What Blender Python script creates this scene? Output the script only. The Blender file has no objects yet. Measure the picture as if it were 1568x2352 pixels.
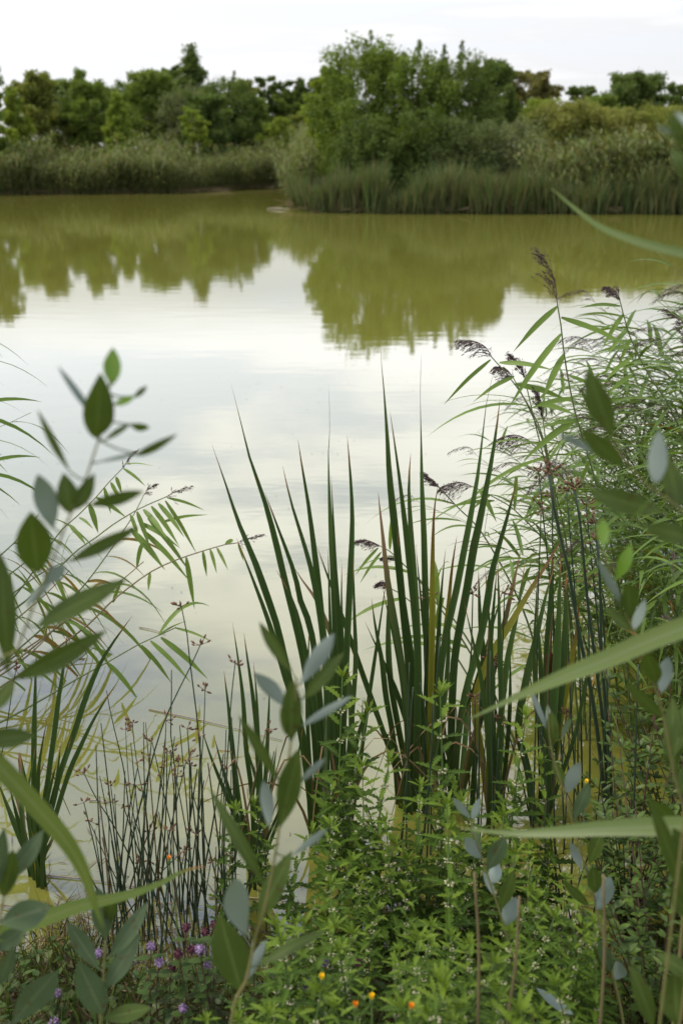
import bpy, math, random
import numpy as np
from mathutils import Vector

random.seed(11)
rng = np.random.default_rng(11)
scene = bpy.context.scene
COL = scene.collection
R = math.radians

# ------------------------------------------------------------------ camera
CAM = np.array([0.0, 0.0, 1.8])
PITCH = R(19.8)
FOC = 2287.0            # focal length in units of a 1568 x 2352 picture
cp, sp = math.cos(PITCH), math.sin(PITCH)


def pt(px, py, Y):
    """point on the vertical plane y = Y that the lens sees at (px, py)"""
    u = (px - 784.0) / FOC
    v = (1176.0 - py) / FOC
    d = np.array([u, cp + v * sp, -sp + v * cp])
    return CAM + d * (Y / d[1])


def size_at(w, p):
    """real size of w picture units at point p"""
    dep = p[1] * cp - (p[2] - CAM[2]) * sp
    return w * dep / FOC


cam_d = bpy.data.cameras.new('camera')
cam = bpy.data.objects.new('camera', cam_d)
COL.objects.link(cam)
cam.location = CAM
cam.rotation_euler = (R(90) - PITCH, 0, 0)
cam_d.sensor_fit = 'VERTICAL'
cam_d.sensor_height = 36.0
cam_d.lens = 35.0
cam_d.clip_start = 0.05
cam_d.clip_end = 3000
cam_d.dof.use_dof = True
cam_d.dof.focus_distance = 2.75
cam_d.dof.aperture_fstop = 3.6
cam_d.dof.aperture_blades = 9
scene.camera = cam

# ------------------------------------------------------------------ helpers


def unit(a):
    a = np.asarray(a, float)
    n = np.linalg.norm(a, axis=-1, keepdims=True)
    return a / np.maximum(n, 1e-9)


class MB:
    def __init__(s):
        s.V, s.Q, s.T, s.UV, s.n = [], [], [], [], 0

    def add(s, V, Q=None, T=None, UV=None):
        V = np.asarray(V, float)
        if Q is not None and len(Q):
            s.Q.append(np.asarray(Q, int) + s.n)
        if T is not None and len(T):
            s.T.append(np.asarray(T, int) + s.n)
        s.V.append(V)
        s.UV.append(np.zeros((len(V), 2)) if UV is None else np.asarray(UV, float))
        s.n += len(V)

    def arrays(s):
        V = np.concatenate(s.V)
        UV = np.concatenate(s.UV)
        Q = np.concatenate(s.Q) if s.Q else np.zeros((0, 4), int)
        T = np.concatenate(s.T) if s.T else np.zeros((0, 3), int)
        return V, Q, T, UV

    def mesh(s, name, mats, origin=(0, 0, 0), smooth=True):
        V, Q, T, UV = s.arrays()
        me = bpy.data.meshes.new(name)
        V = V - np.asarray(origin, float)
        loops = np.concatenate([Q.ravel(), T.ravel()])
        nq, nt = len(Q), len(T)
        starts = np.concatenate([np.arange(nq) * 4, nq * 4 + np.arange(nt) * 3])
        me.vertices.add(len(V))
        me.vertices.foreach_set('co', V.ravel())
        me.loops.add(len(loops))
        me.loops.foreach_set('vertex_index', loops.astype(np.int32))
        me.polygons.add(nq + nt)
        me.polygons.foreach_set('loop_start', starts.astype(np.int32))
        me.update(calc_edges=True)
        lay = me.uv_layers.new(name='UVMap')
        lay.data.foreach_set('uv', UV[loops].ravel())
        if smooth:
            me.polygons.foreach_set('use_smooth', np.ones(nq + nt, bool))
        for m in (mats if isinstance(mats, (list, tuple)) else [mats]):
            me.materials.append(m)
        me.update()
        return me

    def build(s, name, mats, parent=None, origin=None, smooth=True):
        if origin is None:
            origin = tuple(parent.location) if parent is not None else (0, 0, 0)
        o = bpy.data.objects.new(name, s.mesh(name, mats, origin, smooth))
        COL.objects.link(o)
        if parent is not None:
            o.parent = parent
        else:
            o.location = origin
        return o


def tag(o, label=None, cat=None, group=None, kind=None):
    if label:
        o['label'] = label
    if cat:
        o['category'] = cat
    if group:
        o['group'] = group
    if kind:
        o['kind'] = kind
    return o


def thing(name, label, cat, loc, group=None):
    o = bpy.data.objects.new(name, None)
    COL.objects.link(o)
    o.location = Vector([float(c) for c in loc])
    o.empty_display_size = 0.05
    return tag(o, label, cat, group)


def dup(root, loc, rotz=0.0, scale=1.0, label=None, group=None, tilt=0.0):
    r = root.copy()
    COL.objects.link(r)
    r.location = Vector([float(c) for c in loc])
    r.rotation_euler = (0, tilt, rotz)
    r.scale = (scale, scale, scale)
    if label:
        r['label'] = label
    if group:
        r['group'] = group
    for ch in list(root.children):
        c = ch.copy()
        COL.objects.link(c)
        c.parent = r
        for g in list(ch.children):
            d = g.copy()
            COL.objects.link(d)
            d.parent = c
    return r


def smooth_line(P, n):
    """Catmull-Rom through the points, n samples evenly by length"""
    P = np.asarray(P, float)
    if len(P) == 2:
        t = np.linspace(0, 1, n)[:, None]
        return P[0] * (1 - t) + P[1] * t
    E = np.vstack([2 * P[0] - P[1], P, 2 * P[-1] - P[-2]])
    out = []
    for i in range(len(P) - 1):
        p0, p1, p2, p3 = E[i:i + 4]
        t = np.linspace(0, 1, 12, endpoint=False)[:, None]
        out.append(.5 * (2 * p1 + (p2 - p0) * t + (2 * p0 - 5 * p1 + 4 * p2 - p3) * t ** 2 + (3 * p1 - p0 - 3 * p2 + p3) * t ** 3))
    out.append(P[-1:])
    C = np.vstack(out)
    L = np.concatenate([[0], np.cumsum(np.linalg.norm(np.diff(C, axis=0), axis=1))])
    s = np.linspace(0, L[-1], n)
    return np.stack([np.interp(s, L, C[:, k]) for k in range(C.shape[1])], 1)


def blade(mb, P, W, N, fold=.12, twist=None, tmax=1.0):
    """ribbon of three points across along P; N the way the face looks; v runs 0 at the first point to 1 at the last"""
    P = np.asarray(P, float)
    n = len(P)
    W = np.broadcast_to(np.asarray(W, float), (n,))
    T = unit(np.gradient(P, axis=0))
    N = np.broadcast_to(np.asarray(N, float), (n, 3))
    S = unit(np.cross(T, N))
    M = np.cross(S, T)
    if twist is not None:
        a = np.broadcast_to(np.asarray(twist, float), (n,))[:, None]
        S, M = S * np.cos(a) + M * np.sin(a), M * np.cos(a) - S * np.sin(a)
    w = W[:, None]
    V = np.stack([P - S * w / 2 + M * fold * w, P, P + S * w / 2 + M * fold * w], 1).reshape(-1, 3)
    t = np.linspace(0, tmax, n)
    UV = np.stack([np.tile([0, .5, 1.], n), np.repeat(t, 3)], 1)
    i = np.arange(n - 1) * 3
    Q = np.concatenate([np.stack([i + 1, i + 4, i + 3, i], 1), np.stack([i + 2, i + 5, i + 4, i + 1], 1)])
    mb.add(V, Q=Q, UV=UV)


def tube(mb, P, Rr, k=6, cap=True):
    P = np.asarray(P, float)
    n = len(P)
    Rr = np.broadcast_to(np.asarray(Rr, float), (n,))
    T = unit(np.gradient(P, axis=0))
    ref = np.array([0.31, 0.12, 0.94]) if abs(T[:, 2]).mean() < .8 else np.array([.9, .4, .1])
    A = unit(np.cross(T, ref))
    B = np.cross(T, A)
    a = np.arange(k) * 2 * math.pi / k
    V = P[:, None] + Rr[:, None, None] * (np.cos(a)[None, :, None] * A[:, None] + np.sin(a)[None, :, None] * B[:, None])
    V = V.reshape(-1, 3)
    UV = np.stack([np.tile(a / 6.283, n), np.repeat(np.linspace(0, 1, n), k)], 1)
    i = np.arange(n - 1)[:, None] * k
    j = np.arange(k)[None, :]
    j2 = (j + 1) % k
    Q = np.stack([i + j, i + j2, i + k + j2, i + k + j], -1).reshape(-1, 4)
    V = np.vstack([V, P[-1] + T[-1] * Rr[-1] * .6])
    UV = np.vstack([UV, [.5, 1]])
    tip = len(V) - 1
    b = (n - 1) * k
    Tr = [[b + q, b + (q + 1) % k, tip] for q in range(k)]
    mb.add(V, Q=Q, T=Tr, UV=UV)


def leaf(mb, base, d, nrm, L, W, droop=.15, fold=.1, seg=8, serr=0.0, peak=.42, wave=0.0):
    base = np.asarray(base, float)
    d = unit(d)
    nrm = np.asarray(nrm, float)
    nrm = unit(nrm - d * np.dot(nrm, d))
    s = np.cross(d, nrm)
    t = np.linspace(0, 1, seg + 1)
    e = math.log(.5) / math.log(peak)
    w = np.sin(math.pi * np.clip(t, 0, 1) ** e) ** .85 * W
    w[0] = W * .06
    w[-1] = W * .015
    if serr:
        w = w * np.where(np.arange(seg + 1) % 2 == 0, 1 + serr * .3, 1 - serr)
    C = base + d * (L * t)[:, None] - nrm * (droop * L * t ** 2)[:, None]
    fw = 0
    if serr:
        fw = d * (np.where(np.arange(seg + 1) % 2 == 0, .35, -.1) * L / seg)[:, None]
    wv = (np.sin(t * 9 + random.random() * 6) * wave * W)[:, None] * nrm
    wv2 = (np.sin(t * 8 + random.random() * 6) * wave * W)[:, None] * nrm
    V = np.stack([C - s * w[:, None] / 2 + nrm * (fold * w)[:, None] + fw + wv, C, C + s * w[:, None] / 2 + nrm * (fold * w)[:, None] + fw + wv2], 1).reshape(-1, 3)
    n = seg + 1
    UV = np.stack([np.tile([0, .5, 1.], n), np.repeat(t, 3)], 1)
    i = np.arange(n - 1) * 3
    Q = np.concatenate([np.stack([i + 1, i + 4, i + 3, i], 1), np.stack([i + 2, i + 5, i + 4, i + 1], 1)])
    mb.add(V, Q=Q, UV=UV)


def rhombs(mb, C, A, B, s, asp):
    """small leaves: centres C, long axis A, wide axis B"""
    n = len(C)
    s = np.broadcast_to(np.asarray(s, float), (n,))[:, None]
    V = np.stack([C - A * s, C + B * s * asp - A * s * .1, C + A * s, C - B * s * asp - A * s * .1], 1).reshape(-1, 3)
    i = np.arange(n)[:, None] * 4
    mb.add(V, Q=i + np.arange(4)[None], UV=np.tile([[.5, 0], [1, .5], [.5, 1], [0, .5]], (n, 1)))


def rand_axes(n, up=0.0):
    A = rng.normal(size=(n, 3))
    A[:, 2] += up
    A = unit(A)
    B = unit(np.cross(A, rng.normal(size=(n, 3))))
    return A, B


def stamp(mb, proto, pos, rot, scale, lean=None):
    V, Q, T, UV = proto
    K = len(pos)
    c, s = np.cos(rot), np.sin(rot)
    X = V[None, :, 0] * c[:, None] - V[None, :, 1] * s[:, None]
    Yv = V[None, :, 0] * s[:, None] + V[None, :, 1] * c[:, None]
    Z = np.repeat(V[None, :, 2], K, 0)
    if lean is not None:
        X = X + lean[:, 0:1] * Z
        Yv = Yv + lean[:, 1:2] * Z
    W = np.stack([X, Yv, Z], -1) * np.asarray(scale)[:, None, None] + pos[:, None]
    off = (np.arange(K) * len(V))[:, None, None]
    mb.add(W.reshape(-1, 3), Q=(Q[None] + off).reshape(-1, 4) if len(Q) else None,
           T=(T[None] + off).reshape(-1, 3) if len(T) else None, UV=np.tile(UV, (K, 1)))


# ------------------------------------------------------------------ materials


def new_mat(name):
    m = bpy.data.materials.new(name)
    m.use_nodes = True
    nt = m.node_tree
    nt.nodes.clear()
    return m, nt, nt.nodes, nt.links


def ramp(nodes, cols, pos=None):
    r = nodes.new('ShaderNodeValToRGB')
    el = r.color_ramp.elements
    pos = pos or [i / max(1, len(cols) - 1) for i in range(len(cols))]
    while len(el) < len(cols):
        el.new(.5)
    for e, c, p in zip(el, cols, pos):
        e.position = p
        e.color = (c[0], c[1], c[2], 1)
    return r


def mixc(nodes, links, fac, a, b, blend='MIX'):
    m = nodes.new('ShaderNodeMix')
    m.data_type = 'RGBA'
    m.blend_type = blend
    for sock, val in ((m.inputs[0], fac), (m.inputs[6], a), (m.inputs[7], b)):
        if hasattr(val, 'links'):
            links.new(val, sock)
        elif isinstance(val, (tuple, list)):
            sock.default_value = (*val, 1)
        else:
            sock.default_value = val
    return m.outputs[2]


def maprange(nodes, links, v, a, b, c=0., d=1.):
    m = nodes.new('ShaderNodeMapRange')
    m.interpolation_type = 'SMOOTHSTEP'
    links.new(v, m.inputs[0])
    for i, x in enumerate((a, b, c, d)):
        m.inputs[i + 1].default_value = x
    return m.outputs[0]


def leaf_mat(name, cols, trans=.3, rough=.45, spec=.3, back=None, tip=None, tipat=(.9, 1.), edge=None, rib=None,
             spots=None, streak=.0, veins=0., tcol=(1.3, 1.25, .5), nscale=6.):
    m, nt, N, L = new_mat(name)
    geo = N.new('ShaderNodeNewGeometry')
    r = ramp(N, cols)
    L.new(geo.outputs['Random Per Island'], r.inputs[0])
    col = r.outputs[0]
    uv = N.new('ShaderNodeUVMap')
    sx = N.new('ShaderNodeSeparateXYZ')
    L.new(uv.outputs[0], sx.inputs[0])
    noi = N.new('ShaderNodeTexNoise')
    tc = N.new('ShaderNodeTexCoord')
    L.new(tc.outputs['Object'], noi.inputs['Vector'])
    noi.inputs['Scale'].default_value = nscale
    if streak:
        mp = N.new('ShaderNodeMapping')
        mp.inputs['Scale'].default_value = (26, 1.2, 1)
        L.new(uv.outputs[0], mp.inputs[0])
        n2 = N.new('ShaderNodeTexNoise')
        n2.inputs['Scale'].default_value = 1.0
        L.new(mp.outputs[0], n2.inputs['Vector'])
        f = maprange(N, L, n2.outputs[0], .35, .7, 0, streak)
        col = mixc(N, L, f, col, (2.0, 1.9, 1.3), 'MULTIPLY')
    f = maprange(N, L, noi.outputs[0], .3, .7, 0, .45)
    col = mixc(N, L, f, col, (.6, .68, .6), 'MULTIPLY')
    if veins:
        va = N.new('ShaderNodeMath'); va.operation = 'SUBTRACT'; va.inputs[1].default_value = .5
        L.new(sx.outputs[0], va.inputs[0])
        vb = N.new('ShaderNodeMath'); vb.operation = 'ABSOLUTE'
        L.new(va.outputs[0], vb.inputs[0])
        vc = N.new('ShaderNodeMath'); vc.operation = 'MULTIPLY_ADD'; vc.inputs[1].default_value = 13.
        L.new(sx.outputs[1], vc.inputs[0])
        vd = N.new('ShaderNodeMath'); vd.operation = 'MULTIPLY_ADD'; vd.inputs[1].default_value = -5.5
        L.new(vb.outputs[0], vd.inputs[0]); L.new(noi.outputs[0], vd.inputs[2])
        L.new(vd.outputs[0], vc.inputs[2])
        ve = N.new('ShaderNodeMath'); ve.operation = 'FRACT'
        L.new(vc.outputs[0], ve.inputs[0])
        col = mixc(N, L, maprange(N, L, ve.outputs[0], .0, .16, veins, 0), col, (1.9, 1.8, 1.5), 'MULTIPLY')
    if rib:
        ab = N.new('ShaderNodeMath'); ab.operation = 'SUBTRACT'; ab.inputs[1].default_value = .5
        L.new(sx.outputs[0], ab.inputs[0])
        ab2 = N.new('ShaderNodeMath'); ab2.operation = 'ABSOLUTE'
        L.new(ab.outputs[0], ab2.inputs[0])
        col = mixc(N, L, maprange(N, L, ab2.outputs[0], .0, .09, .7, 0), col, rib)
    if edge:
        ab = N.new('ShaderNodeMath'); ab.operation = 'SUBTRACT'; ab.inputs[1].default_value = .5
        L.new(sx.outputs[0], ab.inputs[0])
        ab2 = N.new('ShaderNodeMath'); ab2.operation = 'ABSOLUTE'
        L.new(ab.outputs[0], ab2.inputs[0])
        col = mixc(N, L, maprange(N, L, ab2.outputs[0], .4, .5, 0, .8), col, edge)
    if spots:
        n3 = N.new('ShaderNodeTexNoise')
        n3.inputs['Scale'].default_value = 75.
        L.new(tc.outputs['Object'], n3.inputs['Vector'])
        col = mixc(N, L, maprange(N, L, n3.outputs[0], .62, .72, 0, .85), col, spots)
    if tip:
        col = mixc(N, L, maprange(N, L, sx.outputs[1], tipat[0], tipat[1], 0, 1), col, tip)
    if back:
        col = mixc(N, L, geo.outputs['Backfacing'], col, back)
    bs = N.new('ShaderNodeBsdfPrincipled')
    L.new(col, bs.inputs['Base Color'])
    bs.inputs['Roughness'].default_value = rough
    bs.inputs['Specular IOR Level'].default_value = spec
    tr = N.new('ShaderNodeBsdfTranslucent')
    tcx = mixc(N, L, 1.0, col if not back else r.outputs[0], tcol, 'MULTIPLY')
    L.new(tcx, tr.inputs[0])
    mx = N.new('ShaderNodeMixShader')
    mx.inputs[0].default_value = trans
    L.new(bs.outputs[0], mx.inputs[1])
    L.new(tr.outputs[0], mx.inputs[2])
    out = N.new('ShaderNodeOutputMaterial')
    L.new(mx.outputs[0], out.inputs[0])
    return m


def plain_mat(name, cols, rough=.7, spec=.2, nscale=20., bump=0.):
    m, nt, N, L = new_mat(name)
    geo = N.new('ShaderNodeNewGeometry')
    tc = N.new('ShaderNodeTexCoord')
    noi = N.new('ShaderNodeTexNoise')
    noi.inputs['Scale'].default_value = nscale
    noi.inputs['Detail'].default_value = 5
    L.new(tc.outputs['Object'], noi.inputs['Vector'])
    ad = N.new('ShaderNodeMath'); ad.operation = 'MULTIPLY_ADD'
    ad.inputs[1].default_value = .5
    L.new(geo.outputs['Random Per Island'], ad.inputs[0])
    sb = N.new('ShaderNodeMath'); sb.operation = 'MULTIPLY_ADD'; sb.inputs[1].default_value = 1.2; sb.inputs[2].default_value = -.35
    L.new(noi.outputs[0], sb.inputs[0])
    L.new(sb.outputs[0], ad.inputs[2])
    r = ramp(N, cols)
    L.new(ad.outputs[0], r.inputs[0])
    bs = N.new('ShaderNodeBsdfPrincipled')
    L.new(r.outputs[0], bs.inputs['Base Color'])
    bs.inputs['Roughness'].default_value = rough
    bs.inputs['Specular IOR Level'].default_value = spec
    if bump:
        b = N.new('ShaderNodeBump')
        b.inputs['Strength'].default_value = bump
        L.new(noi.outputs[0], b.inputs['Height'])
        L.new(b.outputs[0], bs.inputs['Normal'])
    out = N.new('ShaderNodeOutputMaterial')
    L.new(bs.outputs[0], out.inputs[0])
    return m


# ------------------------------------------------------------------ light
SUN_EL, SUN_AZ = R(58), R(-85)          # azimuth measured from straight ahead (+y), negative = to the left
sd = np.array([math.sin(SUN_AZ) * math.cos(SUN_EL), math.cos(SUN_AZ) * math.cos(SUN_EL), math.sin(SUN_EL)])
ld = bpy.data.lights.new('sun', 'SUN')
ld.energy = 2.9
ld.angle = R(12)
ld.color = (1, .93, .78)
lo = bpy.data.objects.new('sun', ld)
COL.objects.link(lo)
lo.rotation_euler = Vector(sd).to_track_quat('Z', 'Y').to_euler()

w = bpy.data.worlds.new('World')
scene.world = w
w.use_nodes = True
N, L = w.node_tree.nodes, w.node_tree.links
N.clear()
tc = N.new('ShaderNodeTexCoord')
sky = N.new('ShaderNodeTexSky')
sky.sky_type = 'NISHITA'
sky.sun_disc = False
sky.sun_elevation = SUN_EL
sky.sun_rotation = SUN_AZ
sep = N.new('ShaderNodeSeparateXYZ')
L.new(tc.outputs['Generated'], sep.inputs[0])


def mth(op, a, b=None, c=None):
    m = N.new('ShaderNodeMath')
    m.operation = op
    for i, x in enumerate((a, b, c)):
        if x is None:
            continue
        if hasattr(x, 'links'):
            L.new(x, m.inputs[i])
        else:
            m.inputs[i].default_value = x
    return m.outputs[0]


# overcast brightness by elevation (dim behind the camera, bright round the veiled sun)
zc = mth('MAXIMUM', sep.outputs[2], 0.0)
elr = ramp(N, [(.268, .269, .272), (.272, .274, .28), (.52, .525, .57), (.66, .66, .71), (.43, .428, .455), (.29, .287, .31), (.25, .25, .28)], [0, .125, .18, .36, .55, .7, 1.])
L.new(zc, elr.inputs[0])
dot = N.new('ShaderNodeVectorMath'); dot.operation = 'DOT_PRODUCT'
L.new(tc.outputs['Generated'], dot.inputs[0])
dot.inputs[1].default_value = tuple(sd)
side = maprange(N, L, dot.outputs['Value'], -.75, .5, .66, 1.0)
bright = mth('MULTIPLY', side, 3.0)
# cloud sheet seen in perspective
den = mth('ADD', zc, .07)
cx = mth('DIVIDE', sep.outputs[0], den)
cy = mth('DIVIDE', sep.outputs[1], den)
comb = N.new('ShaderNodeCombineXYZ')
L.new(cx, comb.inputs[0]); L.new(cy, comb.inputs[1])
mp = N.new('ShaderNodeMapping')
mp.inputs['Scale'].default_value = (.75, 1.0, 1)
mp.inputs['Location'].default_value = (3.1, .4, 0)
L.new(comb.outputs[0], mp.inputs[0])
cn = N.new('ShaderNodeTexNoise')
cn.inputs['Scale'].default_value = 1.0
cn.inputs['Detail'].default_value = 6
cn.inputs['Roughness'].default_value = .55
L.new(mp.outputs[0], cn.inputs['Vector'])
gap = mth('MULTIPLY', maprange(N, L, cn.outputs[0], .42, .53, .7, 0.0), maprange(N, L, zc, .06, .42, .10, 1.0))        # where the blue shows through
shade = maprange(N, L, cn.outputs[0], .42, .66, .92, 1.05)      # thick and thin cloud
white = N.new('ShaderNodeVectorMath'); white.operation = 'SCALE'
L.new(elr.outputs[0], white.inputs[0])
L.new(mth('MULTIPLY', bright, shade), white.inputs['Scale'])
blue = N.new('ShaderNodeVectorMath'); blue.operation = 'SCALE'
L.new(mixc(N, L, 1.0, sky.outputs[0], (1.08, 1.0, 1.12), 'MULTIPLY'), blue.inputs[0])
blue.inputs['Scale'].default_value = .24
colr = mixc(N, L, gap, white.outputs[0], blue.outputs[0])
bg = N.new('ShaderNodeBackground')
L.new(colr, bg.inputs[0])
bg.inputs[1].default_value = 1.0
out = N.new('ShaderNodeOutputWorld')
L.new(bg.outputs[0], out.inputs[0])

scene.view_settings.view_transform = 'Standard'
scene.view_settings.look = 'None'
scene.view_settings.exposure = 0.42
scene.view_settings.gamma = 1
try:
    scene.cycles.max_bounces = 7
    scene.cycles.diffuse_bounces = 3
    scene.cycles.glossy_bounces = 3
    scene.cycles.transmission_bounces = 4
    scene.cycles.caustics_reflective = False
    scene.cycles.caustics_refractive = False
    scene.cycles.sample_clamp_indirect = 6
except Exception:
    pass

# ------------------------------------------------------------------ the setting


def bank_edge(x):
    return np.interp(x, [-9, -3, -1.6, -.9, 0, .7, 1.2, 1.9, 3.5, 9], [7, 2.7, 1.84, 1.78, 1.78, 1.85, 2.05, 2.8, 4.2, 9]) + .05 * np.sin(x * 7) + .03 * np.sin(x * 17)


def left_edge(x):
    return np.interp(x, [-100, -60, -17, -8, -3.5, -.5, 6], [30, 42, 48.5, 51, 60, 74, 95])


def right_edge(x):
    return np.interp(x, [-2.9, -2.0, -1.0, 1, 12, 40, 100], [90, 37.2, 34.4, 33.4, 33, 30, 10])


def ground_h(x, y):
    x, y = np.asarray(x, float), np.asarray(y, float)
    h1 = np.clip((bank_edge(x) - y) * .42, -.7, .22)
    h2 = np.clip((y - left_edge(x) - .7) * .12, -.7, .35)
    h3 = np.where(x < -2.9, -.7, np.clip((y - right_edge(x) - .8) * .12, -.7, .35))
    h2 = h2 + np.clip((y - left_edge(x) - 6) * .09, 0, 1.3)
    h3 = np.where(x < -2.9, -.7, h3 + np.clip((y - right_edge(x) - 5) * .09, 0, 1.2))
    h4 = np.clip((np.abs(x) - 75) * .1, -.7, .3)
    h = np.maximum(np.maximum(h1, h2), np.maximum(h3, h4))
    h = h + .012 * np.sin(x * 23 + y * 9) * np.sin(y * 31 - x * 5) + .02 * np.sin(x * 3.1) * np.sin(y * 2.3)
    far = np.clip((y - 95) / 200, 0, 1)
    return h + far * 1.0


def lin(a, b, n):
    return np.linspace(a, b, n, endpoint=False)


gx = np.concatenate([lin(-900, -100, 8), lin(-100, -12, 44), lin(-12, -2.4, 24), lin(-2.4, 2.4, 120), lin(2.4, 12, 24), lin(12, 100, 44), np.linspace(100, 900, 9)])
gy = np.concatenate([lin(-300, -4, 8), lin(-4, .6, 12), lin(.6, 2.6, 56), lin(2.6, 30, 28), lin(30, 60, 46), lin(60, 110, 25), np.linspace(110, 1500, 14)])
X, Yg = np.meshgrid(gx, gy)
Zg = ground_h(X, Yg)
mb = MB()
nx, ny = len(gx), len(gy)
i = (np.arange(ny - 1)[:, None] * nx + np.arange(nx - 1)[None]).ravel()
mb.add(np.stack([X, Yg, Zg], -1).reshape(-1, 3), Q=np.stack([i, i + 1, i + nx + 1, i + nx], 1), UV=np.zeros((nx * ny, 2)))
M_soil = plain_mat('soil', [(.012, .009, .006), (.028, .021, .013), (.045, .04, .018), (.03, .04, .012)], .9, .1, 3.0, .4)
tag(mb.build('ground', M_soil), kind='structure')

m, nt, N2, L2 = new_mat('murky_water')
bs = N2.new('ShaderNodeBsdfPrincipled')
bs.inputs['Base Color'].default_value = (.128, .130, .024, 1)
bs.inputs['Roughness'].default_value = .03
bs.inputs['IOR'].default_value = 2.15
tcw = N2.new('ShaderNodeTexCoord')
mpw = N2.new('ShaderNodeMapping')
mpw.inputs['Scale'].default_value = (.9, 2.2, 1)
L2.new(tcw.outputs['Object'], mpw.inputs[0])
nw = N2.new('ShaderNodeTexNoise')
nw.inputs['Scale'].default_value = 2.0
nw.inputs['Detail'].default_value = 3
L2.new(mpw.outputs[0], nw.inputs['Vector'])
# a few rings where something touched the surface
rings = None
for (rx, ry, rr) in ((-.56, 2.96, .17), (-.50, 2.55, .06)):
    vs = N2.new('ShaderNodeVectorMath'); vs.operation = 'DISTANCE'
    L2.new(tcw.outputs['Object'], vs.inputs[0])
    vs.inputs[1].default_value = (rx, ry, 0)
    mk = maprange(N2, L2, vs.outputs['Value'], rr * .4, rr, 1, 0)
    ml = N2.new('ShaderNodeMath'); ml.operation = 'MULTIPLY'; ml.inputs[1].default_value = 330.
    L2.new(vs.outputs['Value'], ml.inputs[0])
    sn = N2.new('ShaderNodeMath'); sn.operation = 'SINE'
    L2.new(ml.outputs[0], sn.inputs[0])
    pr = N2.new('ShaderNodeMath'); pr.operation = 'MULTIPLY'
    L2.new(sn.outputs[0], pr.inputs[0]); L2.new(mk, pr.inputs[1])
    if rings is None:
        rings = pr.outputs[0]
    else:
        ad = N2.new('ShaderNodeMath'); ad.operation = 'ADD'
        L2.new(rings, ad.inputs[0]); L2.new(pr.outputs[0], ad.inputs[1])
        rings = ad.outputs[0]
rm = N2.new('ShaderNodeMath'); rm.operation = 'MULTIPLY_ADD'; rm.inputs[1].default_value = .022
L2.new(rings, rm.inputs[0]); L2.new(nw.outputs[0], rm.inputs[2])
bw = N2.new('ShaderNodeBump')
bw.inputs['Strength'].default_value = .018
bw.inputs['Distance'].default_value = .055
L2.new(rm.outputs[0], bw.inputs['Height'])
L2.new(bw.outputs[0], bs.inputs['Normal'])
ow = N2.new('ShaderNodeOutputMaterial')
L2.new(bs.outputs[0], ow.inputs[0])
M_water = m
mb = MB()
mb.add([(-110, -6, 0), (110, -6, 0), (110, 120, 0), (-110, 120, 0)], Q=[[0, 1, 2, 3]])
tag(mb.build('water', M_water, smooth=False), kind='structure')
# ------------------------------------------------------------------ trees beyond the water
M_bark = plain_mat('bark', [(.05, .042, .03), (.09, .075, .055), (.13, .11, .085)], .9, .1, 9., .5)
M_pale_bark = plain_mat('pale_bark', [(.22, .2, .15), (.34, .31, .24)], .85, .1, 5., .3)
GREENS = {
    'dark': [(0.075, 0.112, 0.028), (0.095, 0.139, 0.036), (0.120, 0.168, 0.044)],
    'deep': [(0.078, 0.108, 0.037), (0.099, 0.132, 0.047), (0.128, 0.164, 0.061)],
    'mid': [(0.099, 0.146, 0.028), (0.129, 0.186, 0.036), (0.164, 0.226, 0.047)],
    'bright': [(0.135, 0.193, 0.028), (0.172, 0.235, 0.036), (0.224, 0.285, 0.050)],
    'olive': [(0.128, 0.154, 0.032), (0.161, 0.188, 0.041), (0.209, 0.226, 0.055)],
    'grey': [(0.120, 0.146, 0.068), (0.149, 0.177, 0.085), (0.202, 0.228, 0.117)],
    'yellow': [(.15, .172, .046), (.19, .208, .056), (.235, .24, .07)],
    'brown': [(0.128, 0.128, 0.041), (0.149, 0.148, 0.050), (0.187, 0.173, 0.063)],
}
TM = {k: leaf_mat('tree_leaf_' + k, v, trans=.4, rough=.6, spec=.1, nscale=.55) for k, v in GREENS.items()}


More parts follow.
